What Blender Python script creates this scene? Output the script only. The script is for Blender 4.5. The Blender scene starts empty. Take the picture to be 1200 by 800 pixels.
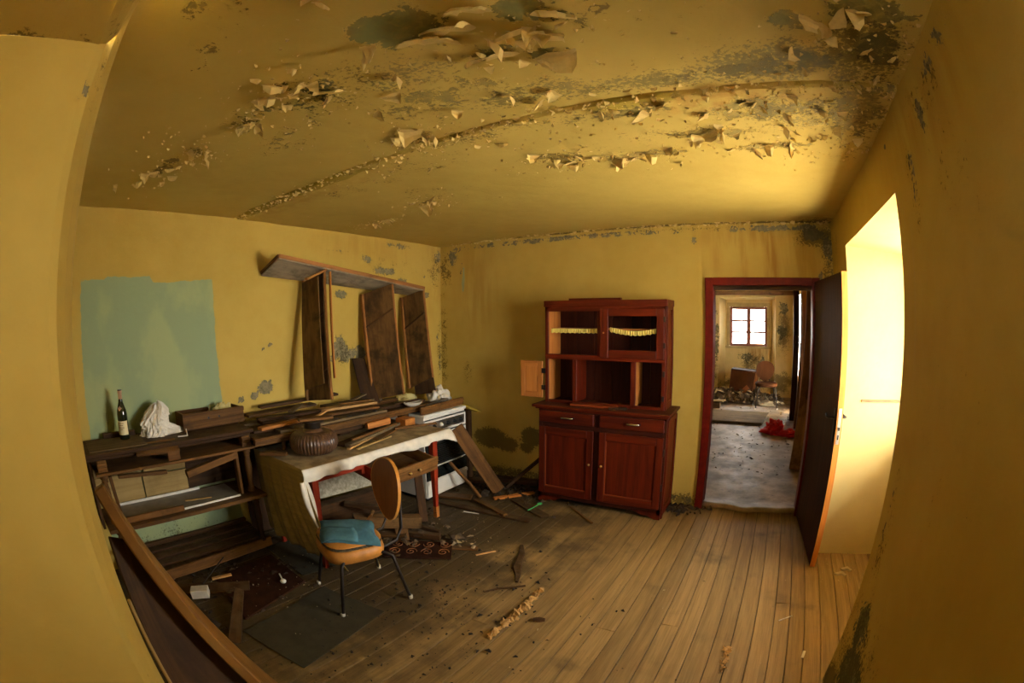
import bpy, bmesh, math, random
from mathutils import Vector, Matrix, noise
random.seed(7)
S = bpy.context.scene
COL = S.collection
R_ = random.Random(11)

# ------------------------------------------------------------------ camera (full-frame fisheye lens)
cam_d = bpy.data.cameras.new('camera')
cam = bpy.data.objects.new('camera', cam_d)
COL.objects.link(cam)
cam_d.type = 'PANO'
cam_d.panorama_type = 'FISHEYE_EQUISOLID'
cam_d.sensor_fit = 'HORIZONTAL'
cam_d.sensor_width = 36.0
cam_d.fisheye_lens = 553.388 / 1200 * 36.0
cam_d.fisheye_fov = math.radians(220)
cam_d.clip_start = 0.01
yaw, pitch, roll = 0.55138, -0.0522675, -0.006198
cam.matrix_world = (Matrix.Translation((0, 0, 1.68)) @ Matrix.Rotation(yaw, 4, 'Z') @
                    Matrix.Rotation(math.pi / 2 + pitch, 4, 'X') @ Matrix.Rotation(roll, 4, 'Z'))
S.camera = cam

# ------------------------------------------------------------------ light: an overcast sky through the windows
S.view_settings.view_transform = 'Standard'
S.view_settings.look = 'None'
S.view_settings.gamma = 1.0
S.view_settings.exposure = 0.6
S.cycles.use_denoising = True
S.cycles.max_bounces = 12
S.cycles.diffuse_bounces = 7
S.cycles.glossy_bounces = 3
S.cycles.transparent_max_bounces = 8
S.cycles.sample_clamp_indirect = 6.0
wd = bpy.data.worlds.new('overcast_sky')
S.world = wd
wd.use_nodes = True
bg = wd.node_tree.nodes['Background']
bg.inputs['Color'].default_value = (1.0, 0.97, 0.90, 1)
bg.inputs['Strength'].default_value = 21.0

def portal(name, loc, rot, sx, sy):
    l = bpy.data.lights.new(name, 'AREA'); l.shape = 'RECTANGLE'; l.size = sx; l.size_y = sy
    l.cycles.is_portal = True
    o = bpy.data.objects.new(name, l); COL.objects.link(o); o.location = loc; o.rotation_euler = rot
HP = math.pi / 2
sun_d = bpy.data.lights.new('sun', 'SUN'); sun_d.energy = 250.0; sun_d.angle = .01; sun_d.color = (1.0, .95, .84)
sun = bpy.data.objects.new('sun', sun_d); COL.objects.link(sun); sun.rotation_euler = (0, math.radians(28), 0); sun.location = (8, 4, 14)
portal('window_daylight', (1.17, 2.58, 1.50), (0, HP, 0), 1.16, 1.24)
portal('window_daylight', (0.36, -0.72, 1.91), (HP, 0, 0), 0.40, 0.40)
portal('window_daylight', (-0.48, 11.0, 1.48), (-HP, 0, 0), 0.95, 0.95)
portal('window_daylight', (0.62, 8.70, 1.0), (0, HP, 0), 2.0, .32)

# ------------------------------------------------------------------ helpers
W = {}
class MB:
    """collects shapes for ONE mesh object; 'gr' keeps a grain coordinate (x along the piece)"""
    def __init__(s): s.v = []; s.f = []; s.g = []
    def add(s, vs, fs, gs=None):
        o = len(s.v); off = Vector((R_.random() * 40, R_.random() * 40, R_.random() * 40))
        s.v += [Vector(v) for v in vs]; s.f += [tuple(i + o for i in f) for f in fs]
        s.g += [Vector(g) + off for g in (gs or vs)]
        return s
    def box(s, c, d, M=None):
        c = Vector(c); d = Vector(d); ax = sorted(range(3), key=lambda i: -d[i])
        vs, gs = [], []
        for x in (-.5, .5):
            for y in (-.5, .5):
                for z in (-.5, .5):
                    l = Vector((x * d.x, y * d.y, z * d.z)); gs.append((l[ax[0]], l[ax[1]], l[ax[2]]))
                    vs.append(c + (M @ l if M else l))
        return s.add(vs, [(0,1,3,2),(4,6,7,5),(0,4,5,1),(2,3,7,6),(0,2,6,4),(1,5,7,3)], gs)
    def rng(s, a, b):
        a = Vector(a); b = Vector(b); return s.box((a + b) / 2, [abs(b[i] - a[i]) for i in range(3)])
    def board(s, p0, p1, w, t, up=(0, 0, 1)):
        p0 = Vector(p0); p1 = Vector(p1); x = (p1 - p0); L = x.length; x.normalize()
        y = Vector(up).cross(x)
        if y.length < 1e-4: y = Vector((1, 0, 0)).cross(x)
        y.normalize(); z = x.cross(y)
        M = Matrix((x, y, z)).transposed()
        return s.box((p0 + p1) / 2, (L, w, t), M)
    def slab(s, p, t):
        p = [Vector(q) for q in p]; n = (p[1] - p[0]).cross(p[3] - p[0]).normalized() * t
        L1 = (p[1] - p[0]).length; L2 = (p[3] - p[0]).length
        gs = [(0,0,0),(L1,0,0),(L1,L2,0),(0,L2,0)]
        if L2 > L1: gs = [(b, a, 0) for a, b, _ in gs]
        return s.add(p + [q + n for q in p], [(3,2,1,0),(4,5,6,7),(0,1,5,4),(1,2,6,5),(2,3,7,6),(3,0,4,7)], gs * 2)
    def prism(s, pts, thick, M=None):
        """2D outline (x,z) extruded along y by thick, mapped by M"""
        n = len(pts); M = M or Matrix.Identity(4)
        vs = [M @ Vector((x, 0, z)) for x, z in pts] + [M @ Vector((x, thick, z)) for x, z in pts]
        gs = [(z, x, 0) for x, z in pts] * 2
        fs = [tuple(range(n)), tuple(range(2 * n - 1, n - 1, -1))] + [(i, i + n, (i + 1) % n + n, (i + 1) % n) for i in range(n)]
        return s.add(vs, fs, gs)
    def tube(s, pts, r, n=8, caps=True):
        pts = [Vector(p) for p in pts]; k = len(pts); rs = r if isinstance(r, (list, tuple)) else [r] * k
        vs, gs, fs = [], [], []; ref = Vector((0.13, 0.31, 0.94)); L = 0
        for i, p in enumerate(pts):
            t = (pts[min(i + 1, k - 1)] - pts[max(i - 1, 0)]).normalized()
            a = t.cross(ref)
            if a.length < .05: a = t.cross(Vector((1, 0, 0)))
            a.normalize(); b = t.cross(a)
            if i: L += (p - pts[i - 1]).length
            for j in range(n):
                q = 2 * math.pi * j / n; vs.append(p + (a * math.cos(q) + b * math.sin(q)) * rs[i]); gs.append((L, rs[i] * math.cos(q), rs[i] * math.sin(q)))
        for i in range(k - 1):
            for j in range(n): fs.append((i*n+j, i*n+(j+1)%n, (i+1)*n+(j+1)%n, (i+1)*n+j))
        if caps: fs += [tuple(range(n - 1, -1, -1)), tuple(range((k-1)*n, k*n))]
        return s.add(vs, fs, gs)
    def lathe(s, prof, c, n=20, wob=None, M=None):
        c = Vector(c); vs, fs, gs = [], [], []; k = len(prof)
        for i, (r, z) in enumerate(prof):
            for j in range(n):
                q = 2 * math.pi * j / n; rr = r * (wob(j, n, i) if wob else 1)
                l = Vector((rr * math.cos(q), rr * math.sin(q), z)); vs.append(c + (M @ l if M else l)); gs.append((z, rr * math.cos(q), rr * math.sin(q)))
        for i in range(k - 1):
            for j in range(n): fs.append((i*n+j, i*n+(j+1)%n, (i+1)*n+(j+1)%n, (i+1)*n+j))
        fs += [tuple(range(n - 1, -1, -1)), tuple(range((k-1)*n, k*n))]
        return s.add(vs, fs, gs)
    def grid(s, nu, nv, fn):
        vs, gs = [], []
        for i in range(nu + 1):
            for j in range(nv + 1):
                p = fn(i / nu, j / nv); vs.append(p); gs.append(p)
        fs = [(i*(nv+1)+j, (i+1)*(nv+1)+j, (i+1)*(nv+1)+j+1, i*(nv+1)+j+1) for i in range(nu) for j in range(nv)]
        return s.add(vs, fs, gs)

def make(mb, name, mat, parent=None, label=None, cat=None, group=None, kind=None, bev=0.0, smooth=False, local=False, solid=0, sub=0):
    if local: org = Vector((0, 0, 0))
    elif parent is not None: org = W[parent]
    else:
        xs = [v.x for v in mb.v]; ys = [v.y for v in mb.v]; zs = [v.z for v in mb.v]
        org = Vector(((min(xs) + max(xs)) / 2, (min(ys) + max(ys)) / 2, min(zs)))
    me = bpy.data.meshes.new(name)
    me.from_pydata([v - org for v in mb.v], [], mb.f); me.validate(); me.update()
    if len(me.vertices) == len(mb.g):
        at = me.attributes.new('gr', 'FLOAT_VECTOR', 'POINT')
        at.data.foreach_set('vector', [c for g in mb.g for c in g])
    me.materials.append(mat)
    if smooth: me.polygons.foreach_set('use_smooth', [True] * len(me.polygons))
    o = bpy.data.objects.new(name, me); COL.objects.link(o)
    if parent is not None:
        o.parent = parent; W[o] = org
    else:
        o.location = org; W[o] = org
    if solid: m = o.modifiers.new('thick', 'SOLIDIFY'); m.thickness = solid; m.offset = 0
    if bev:
        m = o.modifiers.new('edge', 'BEVEL'); m.width = bev; m.segments = 1; m.limit_method = 'ANGLE'; m.angle_limit = .6
    if sub: m = o.modifiers.new('soft', 'SUBSURF'); m.levels = sub; m.render_levels = sub
    tag(o, label, cat, group, kind)
    return o
def tag(o, label=None, cat=None, group=None, kind=None):
    if label: o['label'] = label
    if cat: o['category'] = cat
    if group: o['group'] = group
    if kind: o['kind'] = kind
def thing(name, label, cat, loc, rz=0.0, group=None):
    o = bpy.data.objects.new(name, None); COL.objects.link(o); o.empty_display_size = .1
    o.location = loc; o.rotation_euler = (0, 0, rz); W[o] = Vector(loc); tag(o, label, cat, group)
    return o
def lerp(a, b, t): return a + (b - a) * t
def nz(x, y, z, s=1.0): return noise.noise(Vector((x * s, y * s, z * s)))

# ------------------------------------------------------------------ materials
def nt(name):
    m = bpy.data.materials.new(name); m.use_nodes = True; t = m.node_tree
    b = t.nodes['Principled BSDF']
    return m, t, b
def N(t, typ, **k):
    n = t.nodes.new(typ)
    for a, v in k.items():
        if a.startswith('i_'): n.inputs[a[2:].replace('_', ' ')].default_value = v
        else: setattr(n, a, v)
    return n
def mth(t, op, a, b=None, c=None, clamp=False):
    n = t.nodes.new('ShaderNodeMath'); n.operation = op; n.use_clamp = clamp
    for i, x in enumerate((a, b, c)):
        if x is None: continue
        if isinstance(x, (int, float)): n.inputs[i].default_value = x
        else: t.links.new(x, n.inputs[i])
    return n.outputs[0]
def mix(t, f, a, b, bt='MIX'):
    n = t.nodes.new('ShaderNodeMix'); n.data_type = 'RGBA'; n.blend_type = bt
    for i, x in ((0, f), (6, a), (7, b)):
        if isinstance(x, (int, float)): n.inputs[i].default_value = x
        elif isinstance(x, (tuple, list)): n.inputs[i].default_value = tuple(x) + (1,) if len(x) == 3 else x
        else: t.links.new(x, n.inputs[i])
    return n.outputs[2]
def attr(t, name): 
    n = t.nodes.new('ShaderNodeAttribute'); n.attribute_name = name; return n
def noi(t, vec, scale, detail=4, rough=.55, dist=0.0):
    n = t.nodes.new('ShaderNodeTexNoise'); n.inputs['Scale'].default_value = scale; n.inputs['Detail'].default_value = detail
    n.inputs['Roughness'].default_value = rough; n.inputs['Distortion'].default_value = dist
    if vec is not None: t.links.new(vec, n.inputs['Vector'])
    return n.outputs[0]
def step(t, x, lo, hi):
    n = t.nodes.new('ShaderNodeMapRange'); n.interpolation_type = 'SMOOTHSTEP'
    n.inputs['From Min'].default_value = lo; n.inputs['From Max'].default_value = hi
    t.links.new(x, n.inputs['Value']); return n.outputs[0]
def bump(t, b, h, strength=.4, dist=.01):
    n = t.nodes.new('ShaderNodeBump'); n.inputs['Strength'].default_value = strength; n.inputs['Distance'].default_value = dist
    t.links.new(h, n.inputs['Height']); t.links.new(n.outputs[0], b.inputs['Normal'])
def vscale(t, vec, s):
    n = t.nodes.new('ShaderNodeVectorMath'); n.operation = 'MULTIPLY'; n.inputs[1].default_value = s
    t.links.new(vec, n.inputs[0]); return n.outputs[0]

def wood(name, ca, cb, rough=.55, dust=0.0, dustc=(.13, .092, .045), gs=(1.6, 26, 26), vary=.3, dirt=0.0, spec=.16, bs=.25):
    m, t, b = nt(name); g = attr(t, 'gr').outputs['Vector']
    n1 = noi(t, vscale(t, g, gs), 1.0, 6, .6, .5)
    n2 = noi(t, vscale(t, g, (gs[0] * 3, gs[1] * 5, gs[2] * 5)), 1.0, 3, .6)
    f = mth(t, 'ADD', mth(t, 'MULTIPLY', n1, 1.5), mth(t, 'MULTIPLY', n2, .5)); f = step(t, f, .65, 1.35)
    c = mix(t, f, ca, cb)
    oi = N(t, 'ShaderNodeObjectInfo')
    v = mth(t, 'ADD', mth(t, 'MULTIPLY', oi.outputs['Random'], vary), 1 - vary / 2)
    c = mix(t, 1.0, c, v, 'MULTIPLY')
    ge = N(t, 'ShaderNodeNewGeometry')
    if dirt:
        d = step(t, noi(t, ge.outputs['Position'], 7, 6, .65), .45, .7)
        c = mix(t, mth(t, 'MULTIPLY', d, dirt), c, (.012, .009, .005))
    if dust:
        sp = N(t, 'ShaderNodeSeparateXYZ'); t.links.new(ge.outputs['Normal'], sp.inputs[0])
        u = step(t, sp.outputs['Z'], .5, .95)
        d = step(t, noi(t, ge.outputs['Position'], 11, 5, .6), .3, .65)
        c = mix(t, mth(t, 'MULTIPLY', mth(t, 'MULTIPLY', u, d), dust), c, dustc)
    t.links.new(c, b.inputs['Base Color'])
    b.inputs['Roughness'].default_value = rough; b.inputs['Specular IOR Level'].default_value = spec
    bump(t, b, f, bs, .004)
    return m
def plain(name, c, rough=.6, metal=0.0, var=.15, scale=14, spec=.4, c2=None, bs=0.0):
    m, t, b = nt(name); ge = N(t, 'ShaderNodeNewGeometry')
    n = step(t, noi(t, ge.outputs['Position'], scale, 6, .65), .3, .7)
    c2 = c2 or tuple(x * (1 - var) for x in c)
    t.links.new(mix(t, n, c, c2), b.inputs['Base Color'])
    b.inputs['Roughness'].default_value = rough; b.inputs['Metallic'].default_value = metal; b.inputs['Specular IOR Level'].default_value = spec
    if bs: bump(t, b, n, bs, .01)
    return m

def plaster(name, c1, c2, peelc=(.26, .21, .11), peelc2=(.15, .135, .07), rough=.85):
    m, t, b = nt(name)
    pos = N(t, 'ShaderNodeNewGeometry').outputs['Position']
    n1 = noi(t, pos, 1.3, 3, .5); nM = noi(t, pos, 9, 7, .62); nF = noi(t, pos, 60, 6, .7); nX = noi(t, pos, 24, 5, .6, 1.0)
    c = mix(t, step(t, mth(t, 'ADD', mth(t, 'MULTIPLY', n1, .7), mth(t, 'MULTIPLY', nM, .3)), .3, .7), c1, c2)
    # blue over-paint: signed distance with a brushed edge
    bl = attr(t, 'blue').outputs['Fac']
    be = mth(t, 'ADD', bl, mth(t, 'MULTIPLY', mth(t, 'SUBTRACT', nM, .5), .05))
    bm = step(t, be, -.004, .004)
    bc = mix(t, step(t, noi(t, vscale(t, pos, (1, 3.2, 2.0)), 1.1, 4, .5), .42, .6), (.27, .345, .195), (.34, .40, .20))
    c = mix(t, bm, c, bc)
    # damp stains
    st = attr(t, 'stain').outputs['Fac']
    ns = noi(t, vscale(t, pos, (14, 14, 1.6)), 1.0, 4, .6)
    sm = mth(t, 'MULTIPLY', st, step(t, ns, .3, .65), clamp=True)
    c = mix(t, mth(t, 'MULTIPLY', sm, .75), c, (.30, .135, .015))
    # green-yellow moss
    ms = attr(t, 'moss').outputs['Fac']
    mm = step(t, mth(t, 'ADD', ms, mth(t, 'MULTIPLY', mth(t, 'SUBTRACT', nM, .5), 1.3)), .45, .6)
    c = mix(t, mth(t, 'MULTIPLY', mm, .8), c, mix(t, nX, (.15, .11, .004), (.36, .27, .03)))
    # peeled paint
    pe = attr(t, 'peel').outputs['Fac']
    pv = mth(t, 'ADD', mth(t, 'ADD', mth(t, 'ADD', pe, mth(t, 'MULTIPLY', mth(t, 'SUBTRACT', nM, .5), 1.2)), mth(t, 'MULTIPLY', mth(t, 'SUBTRACT', nX, .5), 1.0)), mth(t, 'MULTIPLY', mth(t, 'SUBTRACT', nF, .5), .5))
    pm = step(t, pv, .56, .60)
    rim = mth(t, 'SUBTRACT', step(t, pv, .48, .55), pm, clamp=True)
    pcol = mix(t, step(t, nX, .35, .65), peelc, peelc2)
    gp = attr(t, 'green').outputs['Fac']
    pcol = mix(t, mth(t, 'MULTIPLY', gp, step(t, nM, .3, .6)), pcol, (.14, .14, .04))
    c = mix(t, pm, c, pcol)
    # mould specks
    mo = attr(t, 'mold').outputs['Fac']
    mv = mth(t, 'ADD', mth(t, 'ADD', mth(t, 'MULTIPLY', mo, .62), mth(t, 'MULTIPLY', mth(t, 'SUBTRACT', nF, .5), 1.5)), mth(t, 'MULTIPLY', mth(t, 'SUBTRACT', nM, .5), .9))
    mk = step(t, mv, .44, .62)
    c = mix(t, mth(t, 'MULTIPLY', mk, .72), c, (.045, .034, .008))
    t.links.new(c, b.inputs['Base Color']); b.inputs['Roughness'].default_value = rough; b.inputs['Specular IOR Level'].default_value = .2
    h = mth(t, 'SUBTRACT', mth(t, 'ADD', mth(t, 'MULTIPLY', nM, .5), mth(t, 'MULTIPLY', nX, .12)), mth(t, 'MULTIPLY', pm, .7))
    h = mth(t, 'ADD', h, mth(t, 'MULTIPLY', rim, .4))
    bump(t, b, h, .55, .012)
    return m

M = {}
YA, YB = (.53, .385, .09), (.46, .322, .065)
M['wall'] = plaster('yellow_wall_plaster', YA, YB)
M['ceil'] = plaster('peeling_ceiling_paint', (.55, .41, .10), (.47, .34, .072), (.30, .215, .048), (.16, .118, .024))
M['niche'] = plaster('yellow_wall_plaster_overexposed', (.55, .43, .17), (.50, .38, .14))  # wall yellow made paler, so the niche's overexposed daylight sits in its colour
M['far_wall'] = plaster('damp_cream_plaster', (.75, .60, .28), (.62, .46, .18), (.3, .25, .13), (.12, .11, .05))
M['flake'] = plain('paint_flake_skin', (.72, .545, .19), .8, var=.18, scale=30)
M['floor'] = None
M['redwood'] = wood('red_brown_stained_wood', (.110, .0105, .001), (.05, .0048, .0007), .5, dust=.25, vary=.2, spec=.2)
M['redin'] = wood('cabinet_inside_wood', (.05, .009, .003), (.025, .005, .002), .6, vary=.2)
M['orangewood'] = wood('pale_orange_wood', (.50, .20, .045), (.34, .12, .025), .5, vary=.25)
M['bead'] = wood('light_red_wood', (.22, .045, .010), (.15, .025, .006), .5, vary=.1)
M['edgewood'] = wood('brown_shelf_edge', (.34, .145, .036), (.20, .08, .018), .6, vary=.3, dirt=.3)
M['redpaint'] = plain('dark_red_gloss_paint', (.12, .006, .002), .5, var=.3, scale=20, spec=.15)
M['tablered'] = wood('red_varnished_table_wood', (.30, .035, .012), (.17, .018, .008), .35, vary=.15)
M['dark'] = wood('dark_brown_old_wood', (.075, .034, .010), (.030, .013, .005), .7, dust=.45, dirt=.5, vary=.5)
M['mid'] = wood('mid_brown_old_wood', (.185, .083, .020), (.085, .036, .009), .65, dust=.35, dirt=.4, vary=.5)
M['light'] = wood('bare_light_wood', (.52, .30, .11), (.36, .19, .065), .65, dust=.3, dirt=.25, vary=.35)
M['pale'] = wood('pale_packing_wood', (.38, .26, .095), (.29, .19, .065), .7, dirt=.2, vary=.3)
M['greywood'] = wood('grey_weathered_wood', (.17, .12, .06), (.08, .055, .028), .8, dust=.4, dirt=.4, vary=.4)
M['shelfmould'] = wood('mouldy_dark_shelf_wood', (.16, .085, .026), (.062, .030, .011), .75, dust=.1, dirt=.7, vary=.3, gs=(3, 10, 10))
M['shelfgrey'] = wood('mouldy_grey_underside', (.30, .25, .18), (.17, .14, .10), .8, dirt=.5, vary=.2, gs=(3, 8, 8))
M['olive'] = wood('olive_wood_print_cloth', (.34, .24, .07), (.24, .165, .045), .6, dirt=.15, vary=.1, gs=(1.2, 30, 30), bs=.05)
M['foreboard'] = wood('honey_brown_plank', (.24, .115, .024), (.14, .06, .012), .45, dirt=.3, vary=.1)
M['doordark'] = wood('very_dark_door_wood', (.045, .013, .005), (.022, .007, .003), .6, vary=.1, spec=.12)
M['dooredge'] = wood('raw_orange_door_edge', (.50, .19, .03), (.36, .12, .02), .55, vary=.1)
M['farpost'] = wood('weathered_door_post', (.22, .12, .05), (.10, .05, .022), .8, dirt=.6, vary=.3)
M['cloth'] = plain('soiled_white_oilcloth', (.74, .68, .55), .5, var=.25, scale=6)
M['clothtop'] = plain('grimy_cloth_top', (.42, .33, .18), .7, scale=9, c2=(.17, .12, .055))
M['paper'] = plain('white_plastic_bag', (.78, .73, .62), .45, var=.12)
M['yellowpaper'] = plain('yellowed_paper', (.56, .48, .19), .8, var=.3)
M['enamel'] = plain('white_stove_enamel', (.80, .77, .68), .3, var=.12, scale=5)
M['black'] = plain('black_plastic', (.012, .012, .011), .4, var=.3)
M['blackglass'] = plain('dark_oven_glass', (.010, .012, .010), .08, var=.3, spec=.6)
M['steel'] = plain('dull_steel', (.50, .48, .44), .35, 1.0)
M['brass'] = plain('worn_brass', (.62, .42, .14), .32, 1.0)
M['chrome'] = plain('aged_chrome', (.62, .60, .52), .25, 1.0)
M['iron'] = plain('dark_iron', (.03, .024, .02), .5, .6)
M['chairwood'] = wood('brown_plywood_veneer', (.23, .080, .020), (.17, .057, .014), .45, vary=.05, gs=(1.2, 34, 34), bs=.06)
M['chairedge'] = wood('amber_plywood_edge', (.55, .25, .05), (.45, .19, .035), .45, vary=.05)
M['orangevinyl'] = plain('orange_vinyl', (.52, .215, .035), .5, var=.4, scale=9)
M['foam'] = plain('dirty_seat_foam', (.11, .08, .04), .95, var=.6, scale=40, bs=.6)
M['bluecloth'] = plain('teal_blue_cloth', (.055, .165, .225), .9, var=.4, scale=12)
M['farchair'] = wood('red_brown_chair_veneer', (.055, .017, .003), (.04, .012, .0025), .8, vary=.05, spec=.1)
M['bottle'] = plain('dark_green_bottle_glass', (.010, .014, .006), .06, var=.1, spec=.7)
M['foil'] = plain('faded_foil', (.50, .30, .18), .45, var=.2)
M['label'] = plain('cream_bottle_label', (.74, .64, .38), .8, var=.1)
M['ink'] = plain('label_ink', (.32, .2, .08), .8)
M['pot'] = plain('brown_ribbed_glaze', (.105, .052, .026), .3, var=.5, scale=25)
M['lace'] = plain('yellow_lace_trim', (.80, .66, .17), .8, var=.15)
M['greyplate'] = plain('grey_dusty_plate', (.26, .225, .16), .5, var=.35, scale=8)
M['mat'] = plain('dark_grey_felt_mat', (.036, .030, .013), .95, var=.4, scale=10)
M['carpet'] = plain('dark_maroon_carved_board', (.035, .012, .005), .85, var=.5, spec=.1)
M['scroll'] = plain('tan_scroll_relief', (.25, .09, .022), .7, var=.4, scale=30)
M['green'] = plain('bright_green_plastic', (.05, .60, .18), .4)
M['white'] = plain('white_plastic', (.72, .69, .60), .4)
M['redrag'] = plain('bright_red_fabric', (.62, .010, .015), .8, var=.4)
M['flakewhite'] = plain('flaked_white_board', (.62, .56, .40), .8, scale=30, c2=(.30, .26, .17))
M['darkdebris'] = plain('dark_brown_rubbish', (.05, .03, .013), .95, scale=6, c2=(.012, .008, .004))
M['soot'] = plain('black_soot_crumbs', (.015, .011, .006), .95, var=.5)
M['debris'] = plain('brown_rubble', (.15, .095, .045), .95, scale=5, c2=(.03, .02, .01))
M['debrislight'] = plain('pale_rubble', (.42, .34, .20), .95, scale=5, c2=(.2, .15, .08))
M['cardboard'] = plain('brown_cardboard', (.065, .021, .006), .8, spec=.1, var=.4, scale=6)
M['shade'] = plain('dusty_plaster_box', (.6, .56, .46), .9, var=.2)
M['straw'] = plain('straw_splinters', (.52, .30, .09), .8, var=.4, scale=50)
M['yellowplate'] = plain('yellow_enamel_plate', (.62, .48, .08), .25, var=.2)

# floor boards and linoleum
def floor_mat():
    m, t, b = nt('worn_floor_boards'); g = attr(t, 'gr').outputs['Vector']; pos = N(t, 'ShaderNodeNewGeometry').outputs['Position']
    n1 = noi(t, vscale(t, g, (1.5, 30, 30)), 1, 6, .65, .4); n2 = noi(t, vscale(t, g, (5, 160, 160)), 1, 3, .6)
    f = step(t, mth(t, 'ADD', mth(t, 'MULTIPLY', n1, 1.3), mth(t, 'MULTIPLY', n2, .7)), .7, 1.3)
    c = mix(t, f, (.278, .18, .067), (.168, .106, .038))
    oi = N(t, 'ShaderNodeObjectInfo'); v = mth(t, 'ADD', mth(t, 'MULTIPLY', oi.outputs['Random'], .32), .84); c = mix(t, 1.0, c, v, 'MULTIPLY')
    # trodden-in dirt, heavier among the rubbish along the left wall and by the cabinet
    sp = N(t, 'ShaderNodeSeparateXYZ'); t.links.new(pos, sp.inputs[0])
    left = step(t, mth(t, 'MULTIPLY', sp.outputs['X'], -1.0), .7, 2.3)
    nb = noi(t, pos, 2.2, 5, .6); nf = noi(t, pos, 26, 5, .7)
    d = step(t, mth(t, 'ADD', mth(t, 'MULTIPLY', left, .40), nb), .54, .80)
    c = mix(t, mth(t, 'MULTIPLY', d, .82), c, (.030, .021, .010))
    k = step(t, mth(t, 'ADD', nf, mth(t, 'MULTIPLY', left, .09)), .66, .74)
    c = mix(t, mth(t, 'MULTIPLY', k, .8), c, (.018, .013, .007))
    t.links.new(c, b.inputs['Base Color']); b.inputs['Roughness'].default_value = .6; b.inputs['Specular IOR Level'].default_value = .3
    bump(t, b, f, .3, .004); return m
M['floor'] = floor_mat()
def lino_mat():
    m, t, b = nt('scuffed_linoleum'); pos = N(t, 'ShaderNodeNewGeometry').outputs['Position']
    c = mix(t, step(t, noi(t, pos, 2.5, 7, .65), .35, .65), (.25, .165, .075), (.12, .077, .034))
    c = mix(t, step(t, noi(t, pos, 9, 6, .7), .56, .7), c, (.09, .06, .035))
    t.links.new(c, b.inputs['Base Color']); r = mth(t, 'ADD', mth(t, 'MULTIPLY', noi(t, pos, 5, 5, .6), .5), .30)
    t.links.new(r, b.inputs['Roughness']); bump(t, b, noi(t, pos, 7, 5, .6), .25, .01); return m
M['lino'] = lino_mat()
def glass_mat():
    m, t, b = nt('window_glass'); out = t.nodes['Material Output']
    tr = N(t, 'ShaderNodeBsdfTransparent'); gl = N(t, 'ShaderNodeBsdfGlossy'); gl.inputs['Roughness'].default_value = .03
    fr = N(t, 'ShaderNodeFresnel'); mx = N(t, 'ShaderNodeMixShader')
    t.links.new(fr.outputs[0], mx.inputs[0]); t.links.new(tr.outputs[0], mx.inputs[1]); t.links.new(gl.outputs[0], mx.inputs[2]); t.links.new(mx.outputs[0], out.inputs[0]); return m
M['glass'] = glass_mat()
M['cream'] = plain('cream_window_surround', (.55, .42, .18), .8, var=.3, scale=9)
M['winwood'] = plain('faded_red_window_paint', (.34, .12, .085), .6, var=.3, scale=12)

# ================================================================== THE ROOM SHELL
import numpy as np
ATT = ('peel', 'mold', 'stain', 'moss', 'blue', 'green')
def surf(name, mat, patches, axes=(0, 1), blobs=None, funcs=None, disp=None, kind='structure', label=None, parent=None):
    """patches: (origin, u, v, nu, nv) rectangles joined into one surface; blobs: {mask: [(a, b, ra, rb, strength)]} in the plane's own metres"""
    V, F = [], []
    for (o, u, v, us, vs) in patches:
        o, u, v = (np.array(q, float) for q in (o, u, v))
        us = np.linspace(0, 1, us + 1) if isinstance(us, int) else np.array(us, float)
        vs = np.linspace(0, 1, vs + 1) if isinstance(vs, int) else np.array(vs, float)
        base = len(V); nv = len(vs)
        for a in us:
            for b in vs: V.append(o + a * u + b * v)
        for i in range(len(us) - 1):
            for j in range(nv - 1):
                F.append((base+i*nv+j, base+(i+1)*nv+j, base+(i+1)*nv+j+1, base+i*nv+j+1))
    V = np.array(V); A, B = V[:, axes[0]], V[:, axes[1]]
    vals = {k: np.zeros(len(V)) for k in ATT}; vals['blue'] -= 1
    for k, lst in (blobs or {}).items():
        for (a, b, ra, rb, s) in lst:
            d = np.sqrt(((A - a) / ra) ** 2 + ((B - b) / rb) ** 2)
            vals[k] = np.maximum(vals[k], s * np.clip(1.35 - d, 0, 1))
    for k, fn in (funcs or {}).items(): vals[k] = np.maximum(vals[k], fn(V))
    if disp is not None: V = V + disp(V)
    me = bpy.data.meshes.new(name); me.from_pydata(V.tolist(), [], F); me.update()
    for k in ATT:
        at = me.attributes.new(k, 'FLOAT', 'POINT'); at.data.foreach_set('value', vals[k].astype(np.float32))
    me.materials.append(mat); o = bpy.data.objects.new(name, me); COL.objects.link(o)
    if parent: o.parent = parent
    W[o] = Vector((0, 0, 0)); tag(o, label, None, None, kind); return o

XL, XR, YF, YB_, ZC = -3.38, .585, .055, 4.0, 2.465
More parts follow.
